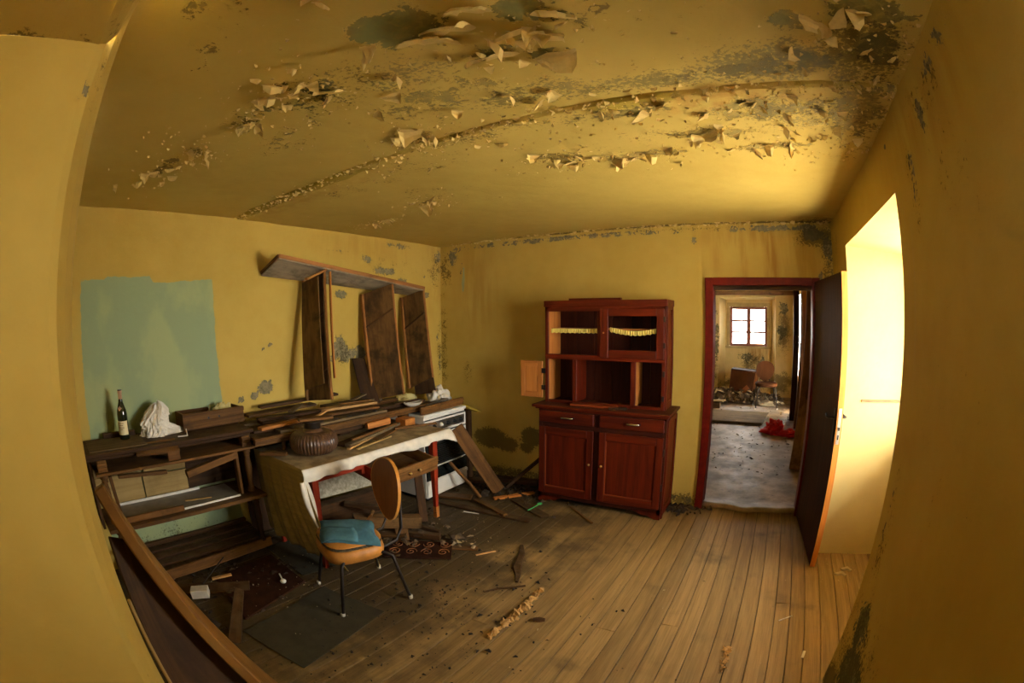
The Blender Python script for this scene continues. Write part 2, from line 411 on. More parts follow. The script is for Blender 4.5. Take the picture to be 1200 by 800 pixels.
# ---- ceiling with the open sheet joint across it
def yl(lo, hi):
    ys = list(np.arange(lo, 1.42, .035)) + list(np.arange(1.42, 1.60, .009)) + list(np.arange(1.60, hi, .035)) + [hi]
    return [(y - lo) / (hi - lo) for y in ys]
def ceil_disp(V):
    d = np.zeros_like(V)
    for i, p in enumerate(V):
        c = 1.512 + .012 * nz(p[0], 0, 3, 3) + .004 * nz(p[0], 0, 9, 20)
        op = .35 + .65 * max(0, nz(p[0], 5, 0, 2.3) + .3)
        d[i, 2] = .034 * op * math.exp(-((p[1] - c) / .011) ** 2) - .010 * max(0, nz(p[0], p[1], 0, 1.1)) - .006 * abs(nz(p[0], p[1], 4, 4))
        if p[1] > c: d[i, 2] -= .006
        d[i, 2] += .006
    return d
cb = {'peel': [(-.80,.75,.17,.10,1.00),(-.88,.68,.08,.06,1.00),(-.50,.86,.11,.07,1.00),(-.57,1.10,.07,.04,0.90),(-.66,1.02,.07,.05,0.75),(-.74,1.02,.06,.05,0.70),
        (-1.18,.78,.10,.08,0.65),(-1.38,.69,.12,.06,0.70),(-1.68,.75,.08,.05,0.70),(-2.45,.58,.28,.10,0.65),(-2.1,.68,.14,.07,0.65),(-1.05,.22,.12,.05,0.60),(-1.35,.85,.3,.18,0.50),
        (.40,1.06,.16,.08,1.00),(.18,1.12,.1,.06,0.80),(.47,1.27,.12,.14,0.85),(.2,1.36,.25,.10,0.72),(-.0,1.40,.35,.07,0.60),
        (-1.35,1.42,.14,.10,0.75),(-.45,1.62,.25,.05,0.75),(.05,1.70,.4,.14,0.68),(-.2,1.93,.25,.10,0.72),(.1,2.13,.25,.07,0.72),(-.55,2.12,.3,.07,0.72),(-.95,2.0,.2,.12,0.65),
        (-2.1,2.35,.12,.08,0.70),(-2.8,2.56,.2,.08,0.60),(.45,1.75,.2,.45,0.72),(-1.1,1.15,.35,.16,0.56),(-.2,3.95,3.4,.06,0.72),(-1.15,.35,.3,.12,.45),(-1.75,1.0,.4,.2,.42),(-1.6,.72,.25,.12,.55),(-.95,1.2,.3,.15,.5),(-.3,1.0,.4,.2,.40)],
      'mold': [(-1.0,.98,.35,.2,.75),(-1.25,.85,.35,.2,.75),(-.75,1.32,.45,.12,.9),(-.3,1.40,.6,.1,1.0),(.1,1.35,.35,.2,1.05),(.4,1.3,.25,.3,1.1),(-.6,1.60,.5,.13,.7),
        (-1.1,1.55,.5,.12,.7),(-2.2,1.75,.7,.15,.6),(-1.6,1.7,.5,.25,.55),(.2,1.75,.4,.3,.85),(.48,2.0,.15,.6,.7),(-.3,1.9,.5,.2,.6),(-.9,2.05,.4,.25,.6),(-1.9,2.2,.5,.25,.55),(.45,3.9,.25,.2,1.0),(-1.0,1.30,.5,.15,.6)],
      'moss': [(-2.9,1.53,.6,.06,1.05),(-2.2,1.55,.5,.05,.85),(-1.35,1.42,.12,.08,.8),(-.45,1.54,.22,.05,.85),(-1.4,1.52,.4,.03,.5),(.0,1.52,.5,.035,.45),(-1.5,3.97,2.5,.035,.6)],
      'stain': [(-.1,1.6,.35,.10,1.0),(-2.6,1.62,.8,.12,.5),(.45,3.85,.3,.2,.8)],
      'green': [(-.85,.73,.2,.12,1.0),(-.5,.88,.14,.1,1.0),(-.6,1.08,.15,.1,.8),(-1.3,.8,.3,.2,.7),(.3,1.2,.5,.3,.4)]}
ceiling = surf('ceiling', M['ceil'], [((XL - .05, YF - .06, ZC), (XR - XL + .10, 0, 0), (0, YB_ - YF + .09, 0), 122, yl(YF - .06, YB_ + .03))], (0, 1), cb, None, ceil_disp,
               label='yellow painted ceiling, flaking, with a mouldy crack running across it')

# curled paint skins hanging off the ceiling
def flake(mb, c, size, ang, curl, asp=1.0, nrm=(0, 0, -1), n=3):
    c = Vector(c); nrm = Vector(nrm); a = nrm.orthogonal().normalized(); b = nrm.cross(a)
    u = a * math.cos(ang) + b * math.sin(ang); v = nrm.cross(u)
    prof = [R_.uniform(.55, 1.1) for _ in range(n + 1)]; base = [R_.uniform(-.12, .12) for _ in range(n + 1)]
    lx = [-.5 + i / n + (R_.uniform(-.1, .1) if 0 < i < n else 0) for i in range(n + 1)]
    vs, fs = [], []
    for i in range(n + 1):
        edge = .55 if i in (0, n) else (1.0 if n < 5 else R_.uniform(.8, 1.1))
        for j in range(n + 1):
            t = j / n; y = base[i] * (1 - t) + t * prof[i] * edge
            w = lx[i] * (1 - .25 * t) * asp
            rise = curl * (t ** 1.6) * (.7 + .3 * prof[i])
            vs.append(c + u * (w * size) + v * (y * size * math.cos(min(1.3, rise))) + nrm * (size * y * math.sin(min(1.45, rise)) + .002))
    for i in range(n):
        for j in range(n): fs.append((i*(n+1)+j, (i+1)*(n+1)+j, (i+1)*(n+1)+j+1, i*(n+1)+j+1))
    mb.add(vs, fs)
def one_flake(x, y, s, ang=None, curl=None, asp=None, n=3):
    mb = MB(); flake(mb, (x, y, ZC - .004), s, ang if ang is not None else R_.uniform(0, 6.28), curl or R_.uniform(.3, 1.25), asp or R_.uniform(.7, 1.6), n=n)
    make(mb, 'paint_flake', M['flake'], ceiling, smooth=False)
for (x, y, s) in [(-2.38,.62,.045),(-2.46,.54,.05),(-2.66,.51,.05),(-2.76,.36,.05),(-2.73,.47,.05),(-2.62,.64,.04),(-2.08,.62,.07),(-2.03,.72,.05),(-2.16,.74,.06),(-1.68,.75,.06),(-1.42,.70,.08),
    (-1.33,.66,.06),(-1.19,.65,.05),(-1.28,1.10,.05),(-2.17,2.38,.09),(-2.06,2.32,.06),(-2.73,2.52,.07),(-2.91,2.59,.07),(-.86,.51,.04),(-.86,.47,.035),(-.67,.96,.09),(-.58,.96,.08),(-.67,1.05,.07),
    (-.53,1.10,.10),(-.59,1.13,.07),(-.75,1.03,.06),(-.58,1.57,.04),(-.52,1.58,.05),(-.40,1.64,.08),(-.32,1.60,.07),(-1.29,1.44,.06),(-1.29,1.31,.09),(-1.39,1.36,.08),(-1.04,1.90,.05),(-.98,2.01,.06),
    (-.93,2.11,.06),(-.83,2.08,.05),(-.25,1.94,.06),(-.21,1.92,.07),(-.03,2.17,.07),(.06,2.12,.06),(-.12,2.16,.05),(.18,2.13,.06),(-.71,2.13,.06),(-.61,2.17,.05),(-.53,2.13,.07),(-.40,2.30,.03),
    (-.16,1.88,.07),(-.43,2.06,.06),(.16,1.59,.05),(.20,1.40,.04),(.23,1.10,.06),(.33,1.09,.07),(.36,1.05,.06),(.38,1.07,.06),(.43,1.27,.05),(.49,1.44,.04)]:
    one_flake(x, y, s)
for x, y, s, an, cu, asp in [(-.93,.74,.075,.4,1.2,.7),(-.72,.85,.11,3.6,.5,1.5),(-.62,.80,.10,3.4,.55,1.3),(-.44,.93,.09,3.3,.7,1.4),(-.80,.86,.10,3.3,.4,1.9),(-.52,1.02,.10,3.2,.45,1.3),(-.60,1.00,.08,2.9,.8,1.2),(-1.25,.86,.09,3.3,.5,1.4)]:
    one_flake(x, y, s, an, cu, asp, 8)
clus = [(-2.45,.56,.30,.12),(-2.1,.68,.12,.07),(-1.4,.72,.18,.10),(-1.2,.9,.25,.16),(-1.68,.74,.05,.03),(-.6,1.02,.22,.12),(-.3,1.66,.4,.1),(-.1,1.93,.3,.14),(.1,2.08,.3,.12),(-.6,2.14,.3,.07),(-.95,2.0,.16,.14),
        (.2,1.7,.3,.16),(.35,1.2,.2,.18),(-1.35,1.4,.1,.1),(-2.1,2.35,.15,.1),(-2.8,2.55,.25,.08),(-1.3,1.65,.7,.12),(-.8,1.35,.5,.1),(.3,1.95,.15,.25)]
for k in range(190):
    cx, cy, sx, sy = clus[k % len(clus)]
    one_flake(min(.56, R_.gauss(cx, sx * .7)), R_.gauss(cy, sy * .7), R_.choice((.018, .022, .028, .035, .045, .06)))
mb = MB()
for k in range(1500):
    cx, cy, sx, sy = R_.choice(clus)
    flake(mb, (min(.57, R_.gauss(cx, sx * 1.1)), R_.gauss(cy, sy * 1.1), ZC - .003), R_.uniform(.005, .016), R_.uniform(0, 6.3), R_.uniform(.3, 1.3), R_.uniform(.7, 1.5), n=2)
for k in range(420):
    flake(mb, (R_.uniform(XL, XR), R_.gauss(1.51, .035), ZC - .003), R_.uniform(.006, .022), R_.uniform(0, 6.3), R_.uniform(.4, 1.4), R_.uniform(.8, 2.2), n=2)
    if k < 260: flake(mb, (R_.uniform(XL + .2, XR), R_.uniform(3.86, 3.99), ZC - .004), R_.uniform(.008, .028), R_.uniform(0, 6.3), R_.uniform(.4, 1.4), R_.uniform(.8, 2.2), n=2)
make(mb, 'paint_chips', M['flake'], ceiling, kind='stuff')

# ---- left wall with the blue over-painted square
def blue_fn(V):
    y, z = V[:, 1], V[:, 2]
    right = 1.33 + (2.0 - z) * .05; left = .245
    top = 1.985 + np.where((y > .45) & (y < .80), .025, 0) + np.where(y > .8, (y - .8) * .06 - .02, 0)
    return np.minimum(np.minimum(right - y, y - left), top - z)
lw = {'peel': [(1.78,1.47,.02,.02,.9),(1.85,1.49,.03,.02,1.0),(1.79,1.16,.085,.075,1.0),(1.55,1.09,.035,.03,.95),(1.67,1.1,.04,.04,.95),(2.58,1.42,.11,.12,.9),(2.68,1.36,.12,.09,.85),(2.5,1.35,.06,.06,.8),(2.82,1.36,.12,.12,.75),
        (2.59,1.90,.11,.05,.75),(3.76,1.92,.06,.05,.85),(3.72,2.11,.03,.025,.9),(3.95,2.35,.10,.12,.7),(3.94,1.46,.04,.07,.75),(3.97,1.2,.03,.2,.6),(2.9,2.24,.16,.05,.7),(3.15,2.14,.2,.045,.85),(3.4,2.05,.12,.04,.7),(2.55,2.28,.25,.03,.6),(3.3,2.40,.3,.05,.6),
        (2.4,.35,.5,.25,.8),(2.9,.30,.4,.2,.8)],
      'mold': [(2.62,1.38,.2,.16,.8),(1.8,1.15,.12,.1,.5),(3.2,2.2,.5,.2,.55),(3.9,2.2,.2,.3,.75),(3.97,1.3,.08,.5,.8),(.8,.13,.9,.20,.62),(2.5,.3,.6,.3,.8),(3.6,.3,.5,.4,1.0),(3.6,1.0,.4,.3,.5)],
      'stain': [(3.9,2.1,.2,.5,.5),(2.9,2.35,.6,.15,.4)]}
left_grid = [((XL, YF - .03, -.04), (0, YB_ - YF + .06, 0), (0, 0, ZC + .10), 130, 87)]
surf('wall_left', M['wall'], left_grid, (1, 2), lw, {'blue': blue_fn}, lambda V: np.array([[.012 * nz(p[1], p[2], 1, 1.0), 0, 0] for p in V]), label='yellow left wall with a pale blue repainted square')
# ---- back wall (front skin of the partition), with the doorway
DX0, DX1, DZ = -.49, .39, 1.955
bw = {'peel': [(-3.2,2.33,.10,.12,.8),(-3.08,2.2,.06,.14,.45),(-.03,1.99,.03,.02,.95),(.10,1.98,.02,.03,.7),(.42,2.37,.14,.08,.9),(.55,2.25,.07,.16,.85),(.36,2.42,.2,.05,.8),(.47,2.02,.03,.07,.9),(-.65,2.33,.05,.07,.55),(-2.0,2.42,2.2,.035,.7),(0,2.42,.6,.04,.7),(-.68,.06,.2,.07,.6),(-.7,.45,.06,.08,.5)],
      'mold': [(-3.3,2.2,.12,.3,.9),(-3.34,1.3,.08,.9,.8),(-3.0,1.1,.12,.2,.7),(-2.74,.41,.24,.12,2.0),(-2.52,.37,.14,.10,1.7),(-2.24,.48,.13,.11,2.1),(-2.30,.36,.1,.07,1.5),(-2.4,.06,.9,.10,1.0),(.45,2.35,.25,.12,1.3),(.54,2.1,.1,.35,.9),(-1.2,2.43,2.2,.035,.8),(-.68,.05,.2,.09,1.2)],
      'stain': [(-.21,2.2,.035,.35,1.0),(.02,2.18,.05,.38,1.2),(.07,2.1,.03,.3,1.0),(-.45,2.25,.05,.25,.6),(.3,2.15,.2,.3,.6),(-.1,2.35,.5,.1,.8),(-2.9,2.0,.25,.5,.5)],
      'moss': [(-1.4,2.452,2.0,.02,.7)]}
def bluedrip(V):
    x, z = V[:, 0], V[:, 2]; return np.maximum(.035 - np.abs(x + 3.05 - (2.2 - z) * -.08) - np.abs(z - 2.05) * .10, .02 - np.abs(x + 2.94) - np.abs(z - 2.24) * .4) - .012
nW = 40
surf('wall_back', M['wall'], [((XL - .04, YB_, -.04), (DX0 - XL + .04, 0, 0), (0, 0, ZC + .10), 97, 85), ((DX1, YB_, -.04), (XR - DX1 + .03, 0, 0), (0, 0, ZC + .10), 8, 85), ((DX0, YB_, DZ), (DX1 - DX0, 0, 0), (0, 0, ZC + .06 - DZ), 30, 20)],
     (0, 2), bw, {'blue': bluedrip}, lambda V: np.array([[0, .010 * nz(p[0], p[2], 2, 1.2) if (p[0] < -.6) else 0, 0] for p in V]), label='yellow back wall, damp along its top and foot')
# ---- right wall with a floor-deep window niche
NY0, NY1, NZ = 1.857, 3.285, 2.175
rw = {'peel': [(1.38,2.32,.05,.08,.7),(1.58,2.18,.03,.12,.95),(1.6,2.1,.02,.06,.9),(1.0,2.38,.15,.06,.55),(1.2,2.40,.3,.05,.55),(1.9,2.37,.06,.03,.6),(1.24,2.24,.05,.06,.7),(1.62,.5,.2,.16,.75),(1.45,.3,.3,.25,.85),(1.74,.95,.03,.2,.6),(.86,1.0,.03,.05,.75),(1.7,1.6,.02,.3,.45)],
      'mold': [(1.5,.35,.5,.4,.95),(1.72,.8,.1,.5,.7),(1.3,2.35,.5,.12,.6),(1.2,2.1,.3,.25,.45),(1.6,2.15,.08,.25,.7),(3.8,2.3,.3,.2,.6),(3.4,2.3,.15,.15,.5),(1.3,1.4,1.0,.8,.3),(1.65,.08,.3,.14,1.7)],
      'green': [(1.5,.4,.6,.5,.9)], 'stain': [(1.4,2.3,.5,.15,.5)]}
def rdisp(V): return np.array([[.014 * nz(p[1], p[2], 1, 1.6) if p[1] < 1.7 else 0, 0, 0] for p in V])
surf('wall_right', M['wall'], [((XR, -.70, -.04), (0, NY0 + .70, 0), (0, 0, ZC + .10), 70, 73), ((XR, NY1, -.04), (0, YB_ - NY1 + .03, 0), (0, 0, ZC + .10), 18, 63), ((XR, NY0, NZ), (0, NY1 - NY0, 0), (0, 0, ZC + .06 - NZ), 40, 10)], (1, 2), rw, None, rdisp,
     label='dim yellow right wall with mould at its foot')
XW = 1.15
def quadsurf(name, quads, mat, label, blobs=None, axes=(0, 2)): return surf(name, mat, [(a, np.array(b, float) - np.array(a, float), np.array(d, float) - np.array(a, float), 14, 20) for a, b, d in quads], axes, blobs, None, None, 'structure', label)
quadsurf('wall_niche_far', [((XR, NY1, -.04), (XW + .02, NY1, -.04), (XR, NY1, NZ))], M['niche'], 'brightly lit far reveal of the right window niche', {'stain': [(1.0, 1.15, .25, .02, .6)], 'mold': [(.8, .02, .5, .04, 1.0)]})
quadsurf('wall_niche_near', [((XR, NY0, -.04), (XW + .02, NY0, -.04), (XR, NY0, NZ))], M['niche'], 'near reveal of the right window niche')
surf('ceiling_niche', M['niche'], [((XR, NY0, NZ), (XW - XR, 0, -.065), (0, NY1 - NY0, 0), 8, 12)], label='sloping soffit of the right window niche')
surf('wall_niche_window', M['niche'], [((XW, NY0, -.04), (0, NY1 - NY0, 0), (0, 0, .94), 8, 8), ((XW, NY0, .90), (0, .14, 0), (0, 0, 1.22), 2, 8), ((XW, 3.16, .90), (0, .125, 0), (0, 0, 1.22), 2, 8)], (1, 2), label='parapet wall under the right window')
mb = MB().rng((1.02, NY0, 1.145), (1.15, NY1, 1.16)) if False else MB().rng((.72, NY1 - .012, 1.135), (1.15, NY1 + .01, 1.15))
make(mb, 'trim_1', M['greywood'], kind='structure', label='thin grey batten set in the lit window reveal')
# ---- front wall and the window niche the camera stands in
prof = [(-.85, -.70), (-.85, -.35), (-.85, -.10), (-.85, -.004), (-.857, .012), (-.885, .030), (-.93, .043), (-1.0, .051), (-1.2, YF), (XL, YF)]
pv, pf = [], []
zs = np.linspace(0, 1, 36)
def front_surface():
    pat = []
    for i in range(len(prof) - 1):
        (x0, y0), (x1, y1) = prof[i], prof[i + 1]; top = 2.187 if i < 3 else ZC
        pat.append(((x0, y0, -.04), (x1 - x0, y1 - y0, 0), (0, 0, top + .04), 10 if i in (0, 1, 8) else 3, 40))
    hp = [(-.004, 2.187), (.012, 2.194), (.030, 2.222), (.043, 2.267), (.051, 2.337), (YF, ZC)]
    for (y0, z0), (y1, z1) in zip(hp[:-1], hp[1:]): pat.append(((-.86, y0, z0), (XR + .86, 0, 0), (0, y1 - y0, z1 - z0), 30, 3))
    return pat
surf('wall_front', M['wall'], front_surface(), (1, 2), {'peel': [(.0, 2.25, .02, .06, .8), (.0, 2.1, .02, .04, .7)], 'mold': [(.01, 1.0, .03, .06, .7), (.02, 2.2, .03, .2, .6)]}, None,
     lambda V: np.array([[.006 * nz(p[1], p[2], 3, 2.5) if p[1] < -.02 else 0, 0, 0] for p in V]), label='rounded plaster corner of the front window niche')
surf('ceiling_front_niche', M['wall'], [((-.86, -.70, 2.187), (XR + .86, 0, 0), (0, .697, 0), 20, 14)], (0, 1), {'mold': [(-.85, -.2, .015, .5, 1.3)]}, None, lambda V: np.array([[0, 0, .008 * nz(p[0], p[1], 0, 5)] for p in V]), label='soffit of the front window niche')
surf('wall_front_window', M['wall'], [((-.86, -.70, -.04), (1.47, 0, 0), (0, 0, 1.76), 8, 6), ((-.86, -.70, 1.72), (1.02, 0, 0), (0, 0, .50), 3, 6), ((.56, -.70, 1.72), (.05, 0, 0), (0, 0, .50), 3, 6), ((.16, -.70, 2.10), (.40, 0, 0), (0, 0, .12), 3, 2)], (0, 2), label='wall around the front window opening')
surf('wall_niche_header', M['wall'], [((XW, NY0 + .14, 2.06), (0, 3.16 - NY0 - .14, 0), (0, 0, .06), 4, 2)], (1, 2), label='header over the right window')
# outside and out of view, the eaves that shade the right-hand window from the high sky
mb = MB().rng((XW + .02, .2, 2.46), (XW + 1.25, 4.2, 2.56)).rng((.62, 4.2, 2.46), (XW + 1.25, 11.2, 2.56)); make(mb, 'unseen_eaves', M['dark'], kind='structure', label='eaves overhanging the right-hand window outside')

mb = MB().rng((-30, -30, -.6), (40, 40, -.35)); gm = plain('pale_gravel_yard', (.42, .38, .31), .95, var=.25, scale=3)
make(mb, 'ground', gm, kind='structure', label='pale gravel yard outside the windows')
mb = MB().rng((-3.6, -1.95, 2.20), (.62, -.72, 2.30)); make(mb, 'unseen_eaves', M['dark'], kind='structure', label='unseen eaves added to shade the front window')  # added overhang, unseen: keeps high sky off the lower front niche reveal
# ---- floor boards, each its own plank
mb = MB().rng((XL - .1, -.75, -.06), (1.25, 4.12, -.024)); fl = make(mb, 'floor', M['soot'], kind='structure', label='old wooden floor of narrow boards')
ws = [.105, .115, .098, .11, .088, .118, .102]
x = XL; k = 0
while x < 1.16:
    w = R_.choice(ws); segs = [(-.7, 4.06)]
    if k % 3 == 1: c = R_.uniform(.9, 3.1); segs = [(-.7, c), (c + .003, 4.06)]
    if x > XR: segs = [(NY0 - .05, NY1 + .05)]
    for a, b in segs:
        z = -R_.uniform(0, .003); t = R_.uniform(-.0012, .0012)
        p = MB().slab([(x + .002, a, z + t), (x + w - .002, a, z - t), (x + w - .002, b, z - t), (x + .002, b, z + t)], -.022)
        make(p, 'floor_plank', M['floor'], fl, bev=.0018)
    x += w; k += 1

# ---- far room beyond the doorway
FX0, FX1, FY0, FY1, FZ = -2.6, .60, 4.14, 10.4, 2.42
surf('wall_far_partition', M['far_wall'], [((FX0, FY0, 0), (DX0 - FX0, 0, 0), (0, 0, FZ), 20, 20), ((DX1, FY0, 0), (FX1 - DX1, 0, 0), (0, 0, FZ), 3, 20), ((DX0, FY0, DZ), (DX1 - DX0, 0, 0), (0, 0, FZ - DZ), 6, 6)], (0, 2), label='rear face of the partition in the far room')
AX0, AX1, AZ, WY = -1.13, .155, 2.12, 10.92
wx0, wx1, wz0, wz1 = -.935, -.045, 1.04, 1.925
fb = {'peel': [(-.5,.78,.25,.15,.8),(-.15,.62,.12,.3,.8),(.3,1.4,.15,.25,.8),(.35,1.9,.15,.2,.8),(-1.2,1.2,.1,.8,.7)], 'mold': [(-.4,.7,.4,.3,1.0),(.35,1.4,.2,.7,1.1),(.3,.3,.4,.3,1.2),(-1.3,.6,.2,.5,1.2),(-.5,.2,1.2,.3,.9)], 'stain': [(-.3,.8,.3,.4,1.0),(.3,1.5,.2,.5,.8)]}
surf('wall_far_end', M['far_wall'], [((FX0, FY1, -.05), (AX0 - FX0, 0, 0), (0, 0, FZ + .05), 30, 40), ((AX1, FY1, -.05), (FX1 - AX1, 0, 0), (0, 0, FZ + .05), 12, 60), ((AX0, FY1, AZ), (AX1 - AX0, 0, 0), (0, 0, FZ - AZ), 20, 8),
      ((AX0, FY1, -.05), (.10, WY - FY1, 0), (0, 0, AZ + .05), 8, 30), ((AX1 - .08, WY, -.05), (.08, FY1 - WY, 0), (0, 0, AZ + .05), 8, 30), ((AX0, FY1, AZ), (AX1 - AX0, 0, 0), (0, WY - FY1, -.04), 10, 6),
      ((AX0 + .1, WY, -.05), (AX1 - AX0 - .18, 0, 0), (0, 0, wz0 + .05), 24, 24), ((AX0 + .1, WY, wz0), (wx0 - AX0 - .1, 0, 0), (0, 0, AZ - wz0 - .04), 4, 16), ((wx1, WY, wz0), (AX1 - .08 - wx1, 0, 0), (0, 0, AZ - wz0 - .04), 4, 16), ((wx0, WY, wz1), (wx1 - wx0, 0, 0), (0, 0, AZ - wz1 - .04), 12, 4)],
     (0, 2), fb, label='stained cream end wall of the far room')
fr = {'peel': [(9.6,1.4,.6,.6,.7)], 'mold': [(9.3,1.0,1.0,1.0,.8), (6.0,.4,1.5,.5,.8)]}
surf('wall_far_right', M['far_wall'], [((FX1, FY0, -.02), (0, 8.55 - FY0, 0), (0, 0, FZ + .02), 24, 20), ((FX1, 8.86, -.02), (0, FY1 - 8.86, 0), (0, 0, FZ + .02), 16, 20), ((FX1, 8.55, 2.1), (0, .31, 0), (0, 0, FZ - 2.1), 6, 4)], (1, 2), fr, label='right wall of the far room with an open doorway')
surf('wall_far_left', M['far_wall'], [((FX0, FY0, 0), (0, FY1 - FY0, 0), (0, 0, FZ), 20, 10)], (1, 2), label='left wall of the far room')
surf('ceiling_far', M['far_wall'], [((FX0, FY0, FZ), (FX1 - FX0, 0, 0), (0, WY - FY0, 0), 10, 20)], (0, 1), label='ceiling of the far room')
def lf(u, v):
    x = lerp(FX0 - .03, FX1 + .03, u); y = lerp(4.10, WY + .05, v); z = -.004 + .004 * nz(x, y, 0, 2.5)
    return (x, y, z)
mb = MB().grid(40, 90, lf); make(mb, 'floor_far', M['lino'], kind='structure', label='scuffed brown linoleum floor of the far room', smooth=True)
# curled front edge of the linoleum on the threshold
def le(u, v):
    x = lerp(-.50, .40, u); r = .035 * (1 - .45 * math.sin(u * 3.1)) ; a = v * 2.9
    y = 4.13 - .055 * math.sin(min(a, 1.57)) * 1.6 + (.0 if v < .55 else (v - .55) * .05) - .05 * math.sin(u * 3.1) + .01 * nz(x, v, 0, 5); z = .002 + r * (math.sin(a * .55)) + .006 * nz(x, v, 1, 6)
    return (x, y, max(.001, z))
def le2(u, v):
    x = lerp(-.50, .40, u); bow = -.055 * math.sin(u * 3.1) + .012 * nz(x, 0, 0, 6)
    lift = .050 + .012 * nz(x, 3, 0, 5)
    if v < .6: t = v / .6; return (x, 4.30 - t * .26 + bow * t, .001 + lift * (t ** 1.5))
    t = (v - .6) / .4; a = t * 2.4
    return (x, 4.04 + bow - .018 * math.sin(a), .001 + lift - .045 * (t ** 1.2))
mb = MB().grid(36, 14, le2); make(mb, 'linoleum_edge', M['lino'], None, 'curled up torn edge of linoleum in the doorway', 'linoleum', smooth=True)

# ---- door frame (trim), leaf hung open into the room
t = bpy.data.objects.new('trim_door_frame', None); COL.objects.link(t); t['kind'] = 'structure'; t['label'] = 'dark red painted door frame'; W[t] = Vector((0, 0, 0))
for a, b in (((-.555, 3.965, 0), (-.485, 4.15, 2.01)), ((.385, 3.965, 0), (.455, 4.15, 2.01))):
    make(MB().rng(a, b), 'jamb', M['redpaint'], t, bev=.004)
make(MB().rng((-.485, 3.965, 1.945), (.385, 4.15, 2.01)), 'head', M['redpaint'], t, bev=.004)
make(MB().rng((-.485, 4.03, 1.915), (.385, 4.15, 1.945)), 'stop', M['dark'], t, bev=.003)
hx, hy = .425, 3.955; fx, fy = .520, 3.045
d = thing('door_1', 'very dark brown door standing open beside the sunlit reveal, raw orange edge', 'door', (hx, hy, 0), math.atan2(fy - hy, fx - hx)); d['kind'] = 'structure'
dw = math.hypot(fx - hx, fy - hy)
make(MB().rng((0, -.02, .012), (dw, .02, 1.975)), 'leaf', M['doordark'], d, local=True, bev=.002)
make(MB().rng((dw, -.0205, .012), (dw + .008, .0205, 1.977)), 'edge_strip', M['dooredge'], d, local=True, label='raw orange wood closing edge')
lk = make(MB().rng((dw + .007, -.011, .90), (dw + .011, .011, 1.13)), 'lock_plate', M['steel'], d, local=True)
make(MB().rng((dw + .010, -.006, .99), (dw + .02, .006, 1.01)).rng((dw + .010, -.005, .93), (dw + .013, .005, .96)), 'latch', M['iron'], lk, local=True)
for s in (1, -1):
    pl = make(MB().rng((dw - .075, -.020 * s, .90), (dw - .035, -.026 * s, 1.12)), 'handle_plate', M['iron'], d, local=True, bev=.002)
    make(MB().tube([(dw - .055, -.022 * s, 1.06), (dw - .055, -.055 * s, 1.06), (dw - .062, -.064 * s, 1.06), (dw - .12, -.066 * s, 1.055), (dw - .16, -.062 * s, 1.065)], .008, 8), 'handle', M['iron'], pl, local=True, smooth=True)
for z in (.25, 1.0, 1.7): make(MB().tube([(.0, .022, z - .04), (.0, .022, z + .04)], .008, 8), 'hinge', M['iron'], d, local=True)

